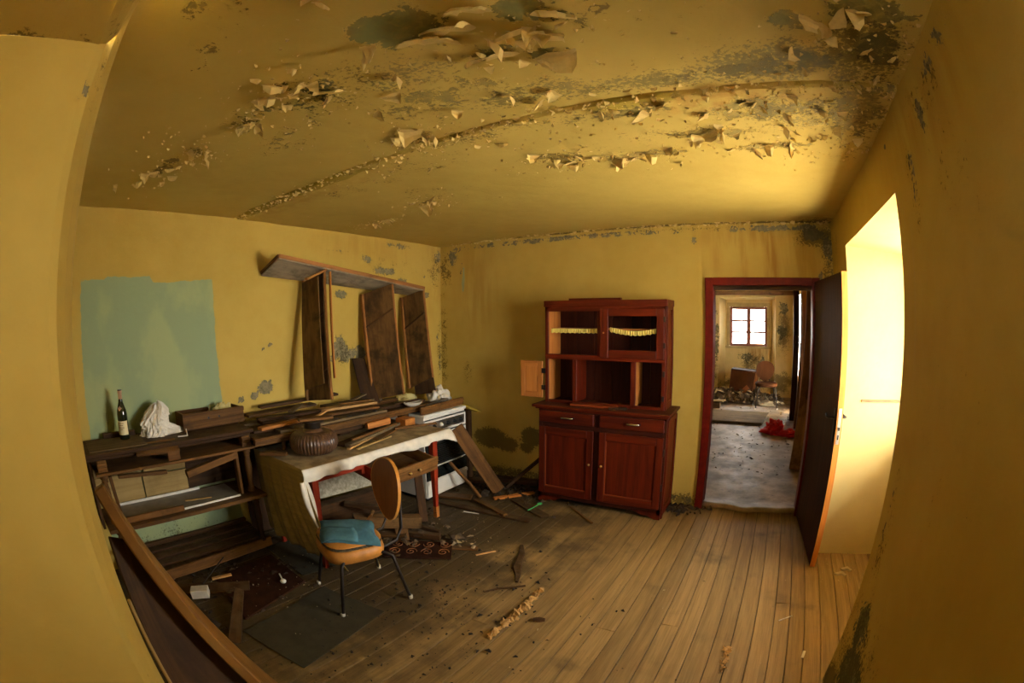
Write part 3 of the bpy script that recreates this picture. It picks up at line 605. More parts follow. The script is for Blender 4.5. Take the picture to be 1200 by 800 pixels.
# ================================================================== KITCHEN CABINET (hutch) against the back wall
def P(name, mb, mat, par, **k): return make(mb, name, mat, par, **k)
def hutch():
    r = thing('kitchen_cabinet', 'tall red-brown kitchen cabinet with open upper compartments against back wall', 'cabinet', (-1.36, 3.78, 0))
    x0, x1, yf, yb = -1.94, -.79, 3.60, 3.985
    # lower case
    P('side_panel', MB().rng((x0, yf + .02, .04), (x0 + .022, yb, .88)), M['redwood'], r, bev=.002)
    P('side_panel', MB().rng((x1 - .022, yf + .02, .0), (x1, yb, .88)).rng((x1 - .001, yf + .03, .0), (x1 + .012, yf + .07, .86)).rng((x1 - .001, yb - .05, 0), (x1 + .012, yb - .01, .86)).rng((x1 - .001, yf + .07, .03), (x1 + .011, yb - .05, .09)).rng((x1 - .001, yf + .07, .82), (x1 + .011, yb - .05, .87)), M['redwood'], r, bev=.002)
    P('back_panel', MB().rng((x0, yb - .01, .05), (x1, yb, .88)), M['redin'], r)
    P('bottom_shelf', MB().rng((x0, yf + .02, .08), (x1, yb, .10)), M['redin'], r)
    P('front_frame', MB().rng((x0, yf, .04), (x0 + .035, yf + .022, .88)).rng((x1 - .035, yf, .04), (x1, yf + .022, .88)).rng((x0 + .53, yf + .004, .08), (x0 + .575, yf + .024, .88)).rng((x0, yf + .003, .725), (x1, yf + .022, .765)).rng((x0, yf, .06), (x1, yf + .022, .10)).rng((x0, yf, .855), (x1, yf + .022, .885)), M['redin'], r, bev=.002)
    for a, b, mir in ((x0, x0 + .22, 1), (x1 - .25, x1, -1)):
        w = b - a; pts = [(0, .0), (.05, 0), (.075, .012), (.12, .03), (.16, .028), (w, .062), (w, .075), (0, .075)]
        if mir < 0: pts = [(w - q, z) for q, z in pts][::-1]
        P('bracket_foot', MB().prism(pts, .022, Matrix.Translation((a, yf, 0))), M['redwood'], r, bev=.002)
    P('worktop', MB().rng((x0 - .055, yf - .035, .895), (x1 + .03, yb, .918)).rng((x0 - .03, yf - .015, .878), (x1 + .015, yb, .896)), M['redwood'], r, bev=.004)
    for a, b in ((x0 + .01, x0 + .525), (x0 + .578, x1 - .015)):
        dr = P('drawer', MB().rng((a, yf - .018, .765), (b, yf + .30, .868)), M['redwood'], r, bev=.005)
        c = (a + b) / 2 + .02
        P('pull_handle', MB().tube([(c - .055, yf - .018, .822), (c - .05, yf - .04, .820), (c + .05, yf - .04, .820), (c + .055, yf - .018, .822)], .009, 8), M['chrome'], dr, smooth=True, label='dull metal bar pull')
        z0, z1 = .10, .725
        dd = P('door', MB().rng((a, yf - .018, z0), (a + .06, yf + .0, z1)).rng((b - .06, yf - .018, z0), (b, yf, z1)).rng((a + .06, yf - .018, z0), (b - .06, yf, z0 + .07)).rng((a + .06, yf - .018, z1 - .07), (b - .06, yf, z1)), M['redwood'], r, bev=.004)
        P('panel', MB().rng((a + .055, yf - .006, z0 + .065), (b - .055, yf + .004, z1 - .065)), M['redwood'], dd)
        P('bead', MB().rng((a + .06, yf - .012, z0 + .07), (a + .068, yf - .004, z1 - .07)).rng((a + .06, yf - .012, z0 + .07), (b - .06, yf - .004, z0 + .078)), M['bead'], dd, label='inner bead with a painted edge highlight')  # lighter colour on two sides paints in the highlight along the panel edge
        kx = b - .03 if a < x0 + .1 else a + .03
        P('keyhole_knob', MB().lathe([(.004, 0), (.011, .004), (.011, .012), (.004, .018)], (kx, yf - .018, .43), 10, M=Matrix.Rotation(HP, 3, 'X')), M['brass'], dd, smooth=True)
    for z in (.30, .60): P('hinge', MB().tube([(x1 - .008, yf - .016, z - .03), (x1 - .008, yf - .016, z + .03)], .006, 6), M['iron'], r)
    # upper case
    uy = 3.72; a, b = x0 + .0, x1 - .055
    P('upper_side_panel', MB().rng((a, uy, .918), (a + .02, yb, 1.80)), M['redwood'], r, bev=.002)
    P('upper_side_panel', MB().rng((b - .02, uy, .918), (b, yb, 1.80)).rng((b - .001, uy + .02, .918), (b + .01, uy + .06, 1.8)).rng((b - .001, yb - .05, .918), (b + .01, yb - .01, 1.8)).rng((b - .001, uy + .06, .92), (b + .01, yb - .05, .98)).rng((b - .001, uy + .06, 1.74), (b + .01, yb - .05, 1.8)), M['redwood'], r, bev=.002)
    for i in range(6):
        w = (b - a - .04) / 6
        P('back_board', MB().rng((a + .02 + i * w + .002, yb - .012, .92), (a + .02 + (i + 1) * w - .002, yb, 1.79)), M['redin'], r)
    P('top_board', MB().rng((a - .01, uy - .012, 1.765), (b + .015, yb, 1.82)), M['redwood'], r, bev=.004)
    P('cornice_strip', MB().rng((a + .22, uy + .02, 1.82), (a + .70, uy + .06, 1.838)), M['redwood'], r, bev=.003)
    P('upper_frame', MB().rng((a, uy - .004, .918), (a + .032, uy + .018, 1.77)).rng((b - .032, uy - .004, .918), (b, uy + .018, 1.77)).rng((a, uy - .004, 1.725), (b, uy + .018, 1.77)).rng((a, uy - .006, 1.308), (b, uy + .018, 1.352)).rng((a + .495, uy - .002, 1.34), (a + .545, uy + .016, 1.74))
      .rng((a, uy, .918), (b, uy + .018, .945)).rng((a + .265, uy, .93), (a + .305, uy + .018, 1.31)).rng((b - .30, uy, .93), (b - .255, uy + .018, 1.31)), M['redwood'], r, bev=.003)
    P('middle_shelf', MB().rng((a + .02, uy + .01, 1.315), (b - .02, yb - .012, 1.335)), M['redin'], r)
    P('glass_shelf', MB().rng((a + .02, uy + .06, 1.565), (b - .02, yb - .012, 1.578)), M['orangewood'], r)
    P('divider', MB().rng((a + .275, uy + .02, .93), (a + .293, yb - .012, 1.31)), M['redwood'], r)
    P('divider', MB().rng((b - .285, uy + .02, .93), (b - .267, yb - .012, 1.31)), M['orangewood'], r)
    P('inner_side', MB().rng((a + .02, uy + .02, .93), (a + .03, yb - .012, 1.76)), M['orangewood'], r)
    # ruffled lace trims on the shelf edge
    def ruffle(xa, xb, z, sag, y):
        return lambda u, v: (lerp(xa, xb, u), y + .007 * math.sin(u * 130) * (.3 + v), z - sag * math.sin(math.pi * u) - v * (.038 + .004 * math.sin(u * 65)))
    P('lace_trim', MB().grid(220, 3, ruffle(a + .035, a + .49, 1.575, .0, uy + .045)), M['lace'], r, smooth=True, label='pale yellow ruffled shelf trim')
    P('lace_trim', MB().grid(220, 3, ruffle(a + .61, b - .05, 1.592, .030, uy + .002)), M['lace'], r, smooth=True, label='sagging pale yellow ruffled shelf trim')
    # framed right-hand upper door, pane gone from the left one
    xa, xb, z0, z1 = a + .525, b - .012, 1.335, 1.745
    gd = P('glazed_door', MB().rng((xa, uy - .022, z0), (xa + .075, uy - .004, z1)).rng((xb - .065, uy - .022, z0), (xb, uy - .004, z1)).rng((xa + .075, uy - .022, z0), (xb - .065, uy - .004, z0 + .07)).rng((xa + .075, uy - .022, z1 - .062), (xb - .065, uy - .004, z1)), M['redwood'], r, bev=.004)
    P('keyhole', MB().tube([(xa + .035, uy - .026, 1.545), (xa + .035, uy - .02, 1.545)], .008, 8), M['brass'], gd)
    # small open door at the left, seen from its bare inner side
    dx0, dx1, z0, z1, dy = -2.185, -1.96, .955, 1.285, uy - .02
    sd = P('small_door', MB().rng((dx0, dy, z0), (dx0 + .045, dy + .018, z1)).rng((dx1 - .05, dy, z0), (dx1, dy + .018, z1)).rng((dx0 + .045, dy, z0), (dx1 - .05, dy + .018, z0 + .05)).rng((dx0 + .045, dy, z1 - .05), (dx1 - .05, dy + .018, z1)), M['orangewood'], r, bev=.003, label='open small door, bare orange inside')
    P('panel', MB().rng((dx0 + .04, dy + .004, z0 + .045), (dx1 - .045, dy + .012, z1 - .045)), M['orangewood'], sd)
    for z in (1.05, 1.20): P('hinge', MB().rng((dx1 - .005, dy - .006, z - .022), (dx1 + .03, dy + .004, z + .022)), M['iron'], r)
    for z in (1.02, 1.22, 1.45, 1.66): P('hinge', MB().rng((b - .018, uy - .026, z - .022), (b + .0, uy - .018, z + .022)), M['iron'], r)
    return r
hutch()
tb = MB().rng((-1.66, 3.635, .919), (-1.24, 3.71, .937)); make(tb, 'loose_board', M['bead'], None, 'small loose red board lying on the kitchen cabinet worktop', 'board', bev=.003)
tb = MB().board((-1.30, 3.64, .926), (-1.15, 3.66, .926), .05, .014); make(tb, 'wood_strip', M['dark'], None, 'short brown strip at the right end of the loose cabinet board', 'board')


# ================================================================== LEFT SIDEBOARD with turned posts
def turned(c, z0, z1, r=.026):
    h = z1 - z0
    pr = [(.8, 0), (1.15, .02), (1.15, .07), (.75, .09), (.95, .12), (.7, .15), (.85, .35), (1.05, .55), (.95, .7), (.7, .82), (1.0, .85), (.75, .88), (1.2, .92), (1.2, .98), (.9, 1)]
    return MB().lathe([(q * r, z0 + t * h) for q, t in pr], (c[0], c[1], 0), 14)
def sideboard():
    r = thing('sideboard', 'broken dark wooden sideboard with turned posts under the blue wall square', 'sideboard', (-3.16, .77, 0))
    X0, X1 = -3.365, -2.95
    P('top', MB().rng((X0, .12, .928), (X1, 1.43, .955)).rng((X0, .14, .905), (X1 + .0 - .02, 1.41, .929)), M['dark'], r, bev=.006)
    P('top_inlay', MB().rng((-3.33, .19, .954), (-3.0, .62, .959)), M['greywood'], r, label='dusty grey inlay panel')
    P('lip_shelf', MB().rng((-3.30, .20, .818), (-2.935, 1.42, .836)), M['mid'], r, bev=.004)
    for y in (.26, 1.365):
        P('corbel', MB().rng((-3.02, y - .035, .836), (-2.965, y + .035, .908)).tube([(-2.965, y - .035, .885), (-2.965, y + .035, .885)], .013, 8).tube([(-2.965, y - .035, .858), (-2.965, y + .035, .858)], .011, 8), M['mid'], r, bev=.003)
        P('turned_post', turned((-2.985, y), .50, .82), M['mid'], r, smooth=True)
        P('turned_foot', turned((-2.99, y + .02), .10, .455), M['dark'], r, smooth=True)
    P('side_panel', MB().rng((-3.36, .17, .45), (-3.05, .19, .905)), M['dark'], r)
    P('side_panel', MB().rng((-3.36, 1.40, .45), (-3.05, 1.42, .905)), M['dark'], r)
    for i, (a, b, z0, z1) in enumerate([(.21, .60, .50, .70), (.21, .62, .70, .90), (.605, .98, .50, .66), (.625, .98, .665, .90)]):
        P('back_board', MB().rng((-3.345, a, z0), (-3.335, b - .006, z1 - .005)), M['pale'], r)
    P('void_back', MB().rng((-3.355, .98, .50), (-3.345, 1.40, .905)), M['dark'], r)
    P('frame_stile', MB().board((-3.0, .33, .50), (-3.0, .305, .80), .022, .04, (1, 0, 0)), M['mid'], r, bev=.003)
    P('frame_stile', MB().board((-3.0, 1.285, .50), (-3.0, 1.28, .815), .022, .05, (1, 0, 0)), M['mid'], r, bev=.003)
    P('frame_rail', MB().board((-2.985, .33, .505), (-2.975, .80, .507), .02, .04, (0, 0, 1)), M['mid'], r, bev=.003, label='snapped-off lower rail')
    P('shelf', MB().rng((-3.345, .20, .455), (-2.925, 1.46, .482)), M['mid'], r, bev=.004)
    P('glass_plate', MB().rng((-3.30, .34, .484), (-3.0, 1.27, .492)), M['greyplate'], r, label='dusty grey plate on the shelf')
    P('plate_edge', MB().rng((-3.0, .78, .484), (-2.992, 1.27, .497)).rng((-3.31, .34, .492), (-3.30, 1.05, .510)), M['white'], r, label='white edge strips of the plate')
    P('plinth_board', MB().board((-2.95, .42, .075), (-2.98, 1.45, .085), .024, .075), M['mid'], r, bev=.004)
    for i in range(4):
        P('deck_board', MB().rng((-3.36 + i * .095, .25, .065 + .012 * (3 - i)), (-3.272 + i * .095, 1.44, .082 + .012 * (3 - i))), M['dark'], r, bev=.003)
    P('back_rail', MB().rng((-3.36, .2, .13), (-3.33, 1.42, .16)), M['dark'], r, bev=.003)
    return r
sideboard()
def loose(name, label, cat, mb, mat, group=None, bev=.003): return make(mb, name, mat, None, label, cat, group, bev=bev)
loose('loose_moulding', 'dark moulding hanging askew under the left half of the sideboard lip', 'moulding', MB().board((-2.97, .36, .795), (-2.955, .72, .775), .035, .022), M['mid'])
loose('loose_moulding', 'thick split moulding slanting under the right half of the sideboard lip', 'moulding', MB().board((-2.95, .86, .735), (-2.955, 1.27, .800), .05, .045), M['mid'])
loose('wood_splinter', 'thin splinter lying on the grey plate inside the sideboard', 'splinter', MB().board((-3.12, .86, .497), (-3.07, 1.06, .497), .02, .008), M['pale'])

# on the sideboard
def bottle(c):
    r = thing('wine_bottle', 'dark green wine bottle with a cream label on the left sideboard', 'bottle', c)
    x, y, z = c
    P('glass_body', MB().lathe([(.030, 0), (.038, .004), (.039, .02), (.039, .165), (.036, .19), (.027, .215), (.018, .24), (.0145, .26), (.014, .31)], c, 24), M['bottle'], r, smooth=True)
    P('capsule', MB().lathe([(.0152, .262), (.0150, .300), (.0170, .302), (.0170, .316), (.0155, .318), (.010, .318)], c, 20), M['foil'], r, smooth=True, label='faded brown foil capsule')
    P('mouth', MB().lathe([(.0165, .312), (.0165, .322), (.012, .3225)], c, 16), M['black'], r)
    def lab(rad, a0, a1, z0, z1): return lambda u, v: (x + rad * math.cos(lerp(a0, a1, u)), y + rad * math.sin(lerp(a0, a1, u)), z + lerp(z0, z1, v))
    lb = P('label', MB().grid(16, 3, lab(.0396, -2.0, .75, .035, .125)), M['label'], r, smooth=True, label='cream paper label')
    for zz, w in ((.108, .55), (.095, .4), (.08, .6), (.068, .3)):
        P('print_line', MB().grid(8, 1, lab(.0399, -.62 - w, -.62 + w, zz, zz + .005)), M['ink'], lb)
    def dia(u, v):
        a = lerp(-.55, .55, u) * (1 - abs(v - .5) * 2) - .62; zz = lerp(.19, .222, v); rad = lerp(.0375, .0262, v); return (x + rad * math.cos(a), y + rad * math.sin(a), z + zz)
    P('neck_label', MB().grid(6, 4, dia), M['foil'], r, smooth=True, label='pinkish diamond neck label')
bottle((-3.22, .50, .959))
def crumple(c, sx, sy, sz, seed, amp=.28, n=26):
    def fn(u, v):
        th = u * 2 * math.pi; ph = v * math.pi / 2 * 1.0
        d = Vector((math.cos(th) * math.cos(ph), math.sin(th) * math.cos(ph), math.sin(ph)))
        k = 1 + amp * (abs(nz(d.x * 1.9 + seed, d.y * 1.9, d.z * 1.9)) * 2 - .5) + amp * .5 * abs(nz(d.x * 5, d.y * 5 + seed, d.z * 5))
        return (c[0] + d.x * sx * k, c[1] + d.y * sy * k, c[2] + max(0, d.z) * sz * k)
    return MB().grid(n * 2, n, fn)
def bagfn():
    c = Vector((-3.24, .74, .955))
    def fn(u, v):
        th = u * 2 * math.pi; d = Vector((math.cos(th), math.sin(th), 0)); lump = nz(d.x * 1.3 + 4, d.y * 1.3, v * 2.2)
        fold = abs(nz(d.x * 3.2, d.y * 3.2 + 9, v * 4.5)) + .5 * abs(nz(d.x * 7, d.y * 7, v * 9 + 3))
        rad = .098 * (1 - v ** 3.2) ** .6 * (1 + .35 * lump - .45 * fold + .15) + .004
        tail = .16 * max(0, math.cos(th - 1.45)) ** 5 * max(0, 1 - v * 3.2)
        p = c + Vector((d.x * rad * .8, d.y * rad * 1.05 + tail, .205 * v * (1 + .22 * nz(d.x * 1.5, d.y * 1.5, 2)) + .0))
        p.y += .045 * v - .03 * nz(v * 3, 1, 1); return p
    return MB().grid(90, 34, fn)
make(bagfn(), 'plastic_bag', M['paper'], None, 'crumpled white plastic bag beside the wine bottle', 'bag')
def crate():
    o = (-3.18, .97, .958); r = thing('drawer_box', 'open drawer lying on the sideboard with yellowed paper in it', 'drawer', o, math.radians(2.5))
    # local x runs along the wall (+Y world), built directly in local metres: a along y, b towards the wall (-x)
    L, D, H = .50, .185, .115
    P('front', MB().rng((-.012, -.01, 0), (.004, L + .01, H)).rng((.004, -.012, .008), (.010, L + .012, .03)).rng((.004, -.012, .048), (.012, L + .012, .062)).rng((.004, -.012, .085), (.010, L + .012, .112)), M['mid'], r, local=True, bev=.003)
    P('side', MB().rng((-D, 0, 0), (-.012, .012, H - .004)), M['mid'], r, local=True)
    P('side', MB().rng((-D, L - .012, 0), (-.012, L, H - .004)), M['mid'], r, local=True)
    P('back', MB().rng((-D - .010, 0, 0), (-D, L, H - .004)), M['mid'], r, local=True)
    P('bottom', MB().rng((-D, .012, .004), (-.012, L - .012, .01)), M['dark'], r, local=True)
    for yy in (.20, .29): P('keyhole', MB().tube([(.011, yy, .07), (.0135, yy, .07)], .008, 8), M['black'], r, local=True)
crate()
make(crumple((-3.28, 1.33, .97), .055, .10, .12, 2.0, .35, 10), 'yellowed_paper', M['yellowpaper'], None, 'crumpled yellowed paper sheet in the open drawer box', 'paper')
loose('dowel', 'pale stick sticking up inside the open drawer box', 'stick', MB().tube([(-3.26, 1.12, .975), (-3.30, 1.24, 1.075)], .006, 6), M['pale'])
loose('drawer_plank', 'orange-brown drawer front overhanging the sideboard edge before the bag', 'board', MB().slab([(-3.04, .525, .960), (-3.03, .835, .965), (-2.925, .835, .905), (-2.925, .515, .918)], .016).rng((-2.95, .74, .845), (-2.925, .83, .905)), M['mid'])
loose('moulding_offcut', 'dark moulding offcut lying behind the wine bottle', 'moulding', MB().board((-3.335, .34, .975), (-3.32, .60, .975), .03, .034), M['dark'])
loose('stick', 'thin white stick poking out between bag and drawer box', 'stick', MB().tube([(-3.05, .87, .962), (-3.01, .93, .968), (-3.12, .96, .985)], .005, 6), M['white'])

# ================================================================== TABLE with oilcloth
def table():
    r = thing('kitchen_table', 'red-brown wooden table with an open drawer under a soiled white oilcloth', 'table', (-2.75, 2.2, 0))
    P('tabletop', MB().rng((-3.08, 1.55, .735), (-2.45, 2.86, .757)), M['tablered'], r, bev=.003)
    def leg(x, y, name='leg'):
        q = [(-.026, -.026), (.026, -.026), (.026, .026), (-.026, .026)]; mb = MB(); vs = []
        for z, s in ((.0, .62), (.10, .66), (.56, 1), (.735, 1)):
            vs += [(x + a * s, y + b * s, z) for a, b in q]
        fs = [(3,2,1,0), (12,13,14,15)] + [(k*4+i, k*4+(i+1)%4, k*4+4+(i+1)%4, k*4+4+i) for k in range(3) for i in range(4)]
        mb.add(vs, fs, [(v[2], v[0], v[1]) for v in vs]); return mb
    for x, y in ((-2.485, 2.80), (-2.485, 1.60), (-3.04, 1.60), (-3.04, 2.80)):
        lg = P('leg', leg(x, y), M['tablered'], r, bev=.003)
        if (x, y) == (-2.485, 2.80): P('worn_tip', MB().rng((x - .0175, y - .0175, -.0), (x + .0178, y + .0178, .10)), M['orangewood'], lg, label='leg tip worn to bare wood')
    P('apron', MB().rng((-2.495, 1.62, .64), (-2.475, 2.02, .735)).rng((-2.495, 2.02, .70), (-2.475, 2.78, .735)), M['tablered'], r, bev=.002)
    P('apron', MB().rng((-3.03, 1.60, .63), (-2.49, 1.62, .735)), M['tablered'], r)
    P('apron', MB().rng((-3.03, 2.79, .63), (-2.49, 2.81, .735)), M['tablered'], r)
    P('drawer_runner', MB().rng((-3.0, 2.02, .60), (-2.48, 2.05, .70)), M['tablered'], r)
    # drawer pulled out and sagging
    a, b = 2.05, 2.60; Rm = Matrix.Rotation(math.radians(9), 4, 'Y'); T = Matrix.Translation((-2.30, 0, .585)) @ Rm
    def tb(p, q):
        m = MB().rng(p, q); m.v = [T @ v for v in m.v]; return m
    dr = P('drawer', tb((-.36, a, -.05), (0, a + .014, .045)), M['tablered'], r)
    P('drawer_side', tb((-.36, b - .014, -.05), (0, b, .045)), M['mid'], dr)
    P('drawer_floor', tb((-.36, a, -.05), (0, b, -.042)), M['mid'], dr)
    P('drawer_front', tb((0, a - .02, -.058), (.02, b + .02, .050)), M['mid'], dr, bev=.003)
    P('drawer_front_moulding', tb((.02, a - .02, .012), (.026, b + .02, .026)), M['mid'], dr, bev=.003)
    for y in (2.30, 2.40):
        m = MB().lathe([(.004, 0), (.006, .008), (.012, .014), (.011, .022), (.004, .026)], (0, 0, 0), 10, M=Matrix.Rotation(HP, 3, 'Y')); m.v = [T @ (v + Vector((.02, y, 0))) for v in m.v]
        P('knob', m, M['brass'], dr, smooth=True)
table()
def cloth():
    r = thing('oilcloth', 'soiled white oilcloth draped over the red-brown kitchen table', 'tablecloth', (-2.75, 2.2, .757))
    y0, y1 = 1.50, 2.93
    def top(u, v):
        y = lerp(y0, y1, u); x = lerp(-3.10, -2.435, v); return (x, y, .763 + .004 * abs(nz(x, y, 0, 9)) + .006 * max(0, nz(x, y, 2, 4)) * (1 if v > .8 else .4))
    P('top_sheet', MB().grid(70, 24, top), M['clothtop'], r, smooth=True, label='grimy table-top area of the cloth')
    hem = [(1.47, .69), (1.60, .70), (1.75, .705), (1.95, .705), (2.15, .72), (2.30, .725), (2.45, .70), (2.60, .695), (2.72, .71), (2.80, .72), (2.88, .70), (2.98, .655)]
    def hz(y):
        for (a, za), (b, zb) in zip(hem[:-1], hem[1:]):
            if y <= b: return lerp(za, zb, max(0, (y - a) / (b - a)))
        return hem[-1][1]
    def front(u, v):
        y = lerp(1.485, 2.96, u); z = lerp(.766, hz(y) - .012, v); w = .012 * math.sin(y * 34 + 2 * math.sin(y * 7)) * v
        flare = max(0, (y - 2.80)) * .35 * v; return (-2.432 + .022 * math.sin(min(1, v * 2) * 1.57) + w + flare * .5, y + flare * .4, z)
    P('front_drop', MB().grid(110, 10, front), M['cloth'], r, smooth=True, solid=.002)
    def side(u, v):
        x = lerp(-3.12, -2.432, u); bot = lerp(.10, .03, u) if u > .10 else .14; z = lerp(.766, bot, v)
        y = 1.495 + .16 * v * v * (.15 + .85 * u) + .014 * math.sin(x * 40 + v) * v + .008 * math.sin(x * 90) * v
        return (x - .0 + .14 * v * u, y, z)
    P('side_drop', MB().grid(60, 26, side), M['olive'], r, smooth=True, solid=.002, label='long olive-brown wood-patterned side drop')
    def tail(u, v):
        z = lerp(.70, .33, v); w = .085 * math.sin(math.pi * min(1, .25 + v * .78)) ; y = 1.475 + .07 * v + (u - .5) * w
        return (-2.405 + .012 * math.sin(u * 6), y, z)
    P('corner_tail', MB().grid(8, 16, tail), M['cloth'], r, smooth=True, solid=.002, label='white corner tail hanging down')
cloth()
def pot():
    c = (-2.70, 1.78, .772); k = .88; r = thing('ribbed_pot', 'squat brown ribbed gourd-shaped pot on the table end', 'pot', c)
    def wob(j, n, i): return k * (1 + .018 * math.cos(j / n * 2 * math.pi * 44) * (1 if 0 < i < 9 else .2))
    P('body', MB().lathe([(.09, 0), (.15, .008), (.185, .035), (.198, .075), (.190, .115), (.16, .145), (.115, .155), (.085, .150), (.075, .158), (.072, .175)], c, 308, wob), M['pot'], r, smooth=True)
    P('neck', MB().lathe([(.062, .16), (.058, .21), (.066, .215), (.066, .222), (.05, .224)], c, 24), M['iron'], r, smooth=True)
pot()
loose('wood_offcut', 'flat reddish offcut lying on top of the ribbed pot', 'board', MB().board((-2.74, 1.69, 1.006), (-2.66, 1.93, 1.008), .07, .02), M['mid'])

# ================================================================== BACK BENCH TOP carrying the plank pile and the shelf unit
def bench():
    r = thing('shelf_board', 'long dark moulded cabinet top propped behind the kitchen table', 'board', (-3.08, 2.33, .86))
    P('panel', MB().rng((-3.34, 1.40, .875), (-2.86, 3.28, .895)), M['dark'], r, bev=.003)
    P('moulding', MB().rng((-2.875, 1.38, .862), (-2.845, 3.30, .902)).tube([(-2.845, 1.38, .889), (-2.845, 3.30, .889)], .008, 8).rng((-2.86, 1.38, .848), (-2.852, 3.30, .864)), M['mid'], r, bev=.003)
bench()
loose('block', 'orange-ended wooden block under the cabinet top near the stove', 'block', MB().rng((-2.83, 2.72, .768), (-2.71, 2.84, .845)), M['orangewood'])
loose('bracket', 'dark carved bracket holding up the cabinet top beside the stove', 'bracket', MB().rng((-2.93, 2.84, .768), (-2.87, 2.93, .874)).rng((-2.95, 2.86, .83), (-2.86, 2.91, .86)), M['dark'])
loose('block', 'dark block under the middle of the cabinet top', 'block', MB().rng((-3.06, 2.20, .768), (-2.95, 2.32, .874)), M['dark'])
loose('block', 'dark block under the left end of the cabinet top behind the pot', 'block', MB().rng((-3.20, 1.60, .768), (-3.10, 1.70, .874)), M['dark'])
def jar():
    c = (-2.93, 1.66, .768); r = thing('spindle', 'small turned spindle standing between pot and cabinet top', 'spindle', c)
    P('shaft', MB().lathe([(.018, 0), (.02, .02), (.012, .03), (.017, .06), (.012, .085), (.018, .095), (.015, .105)], c, 12), M['mid'], r, smooth=True)
jar()
# boards heaped on the cabinet top, each its own thing
heap = [((-3.30,1.50,.910),(-3.28,2.20,.912),.10,.022,'greywood','grey board along the wall at the bottom of the plank heap'),
 ((-3.06,1.46,.908),(-3.00,2.70,.910),.11,.020,'dark','dark board in the lowest layer of the plank heap'),
 ((-2.93,1.62,.907),(-2.90,2.66,.912),.085,.020,'greywood','grey notched board at the front of the plank heap'),
 ((-3.17,1.60,.935),(-3.12,2.30,.938),.12,.024,'dark','wide dark board in the middle of the plank heap'),
 ((-2.95,1.48,.942),(-2.97,1.84,.948),.065,.022,'orangewood','short orange board jutting left from the plank heap'),
 ((-3.03,1.90,.946),(-2.93,2.60,.950),.10,.018,'mid','mid brown board in the second layer of the plank heap'),
 ((-3.25,1.52,.985),(-3.22,2.15,1.000),.11,.020,'shelfmould','mouldy board topping the left end of the plank heap'),
 ((-3.12,1.56,.972),(-3.04,2.08,.980),.09,.018,'dark','short dark board topping the plank heap in front'),
 ((-3.28,1.66,1.028),(-3.22,2.40,1.052),.07,.020,'dark','dark batten on the very top of the plank heap'),
 ((-3.06,2.10,.975),(-2.97,2.62,.980),.09,.020,'light','pale board edge beside the first shelf upright'),
 ((-3.22,2.25,.955),(-3.18,2.85,.960),.12,.030,'greywood','grey board behind the middle of the plank heap'),
 ((-3.02,2.62,.912),(-2.96,3.20,.915),.10,.024,'dark','dark board under the middle shelf upright'),
 ((-3.20,2.70,.920),(-3.16,3.22,.925),.10,.03,'mid','brown board under the right shelf upright')]
for p0, p1, w, th, mt, lab in heap: loose('plank', lab, 'plank', MB().board(p0, p1, w, th), M[mt], 'planks heaped on the cabinet top')
nb = [o for o in COL.objects if o.get('label', '').startswith('grey notched board')][0]
for i in range(7):
    t_ = i / 6; P('hole_disc', MB().lathe([(.022, 0), (.022, .0035)], (lerp(-2.925, -2.905, t_), lerp(1.74, 2.56, t_), lerp(.9165, .9215, t_)), 12), M['black'], nb)  # raised black discs paint the darkness of the holes
for (x, y, z, a, l, w, mt, lab) in [(-3.02,1.62,.985,.5,.10,.045,'dark','short dark splinter across the left end of the plank heap'),(-2.93,2.02,.965,-.4,.08,.03,'light','pale splinter on the heap left of the first shelf upright'),
    (-2.98,2.40,1.00,.55,.13,.04,'mid','brown splinter slanting between first and middle shelf uprights'),(-3.14,2.58,1.0,-.3,.10,.05,'greywood','grey splinter lying against the middle shelf upright'),
    (-2.92,2.95,.930,.35,.12,.035,'dark','dark splinter in front of the right shelf upright'),(-3.10,1.90,1.005,-.6,.11,.05,'greywood','grey splinter on the heap behind the ribbed pot')]:
    loose('splinter', lab, 'splinter', MB().board((x - l * math.sin(a), y - l * math.cos(a), z), (x + l * math.sin(a), y + l * math.cos(a), z + .02), w, .012), M[mt], 'splinters in the plank heap')
tableb = [((-2.62,2.02,.785),(-2.80,2.72,.800),.055,.022,'greywood','grey batten running along the table behind the pot'),
 ((-2.56,1.98,.780),(-2.70,2.36,.781),.030,.014,'light','thin pale lath lying on the grimy cloth'),
 ((-2.70,2.0,.775),(-2.86,2.55,.776),.09,.014,'dark','dark board lying on the cloth under the battens'),
 ((-2.66,2.10,.806),(-2.76,2.66,.815),.022,.016,'mid','narrow brown lath on top of the grey table batten'),
 ((-2.52,2.03,.777),(-2.60,2.44,.778),.022,.012,'pale','pale splintered lath nearest the table front'),
 ((-2.62,2.30,.776),(-2.74,2.62,.777),.06,.012,'mid','flat brown board on the cloth near the drawer'),
 ((-2.98,1.86,.80),(-2.92,2.42,.83),.06,.05,'dark','dark chair rail piece lying behind the pot'),
 ((-2.84,2.40,.83),(-2.80,2.62,.845),.05,.05,'orangewood','orange-ended offcut sticking out from under the cabinet top'),
 ((-2.72,2.60,.79),(-2.55,2.93,.80),.022,.018,'mid','stick pointing from the orange block to the stove'),
 ((-2.90,1.44,.785),(-2.76,1.58,.785),.05,.022,'mid','short brown offcut at the left end of the table')]
for p0, p1, w, th, mt, lab in tableb: loose('batten', lab, 'board', MB().board(p0, p1, w, th), M[mt], 'wood pieces lying on the table')

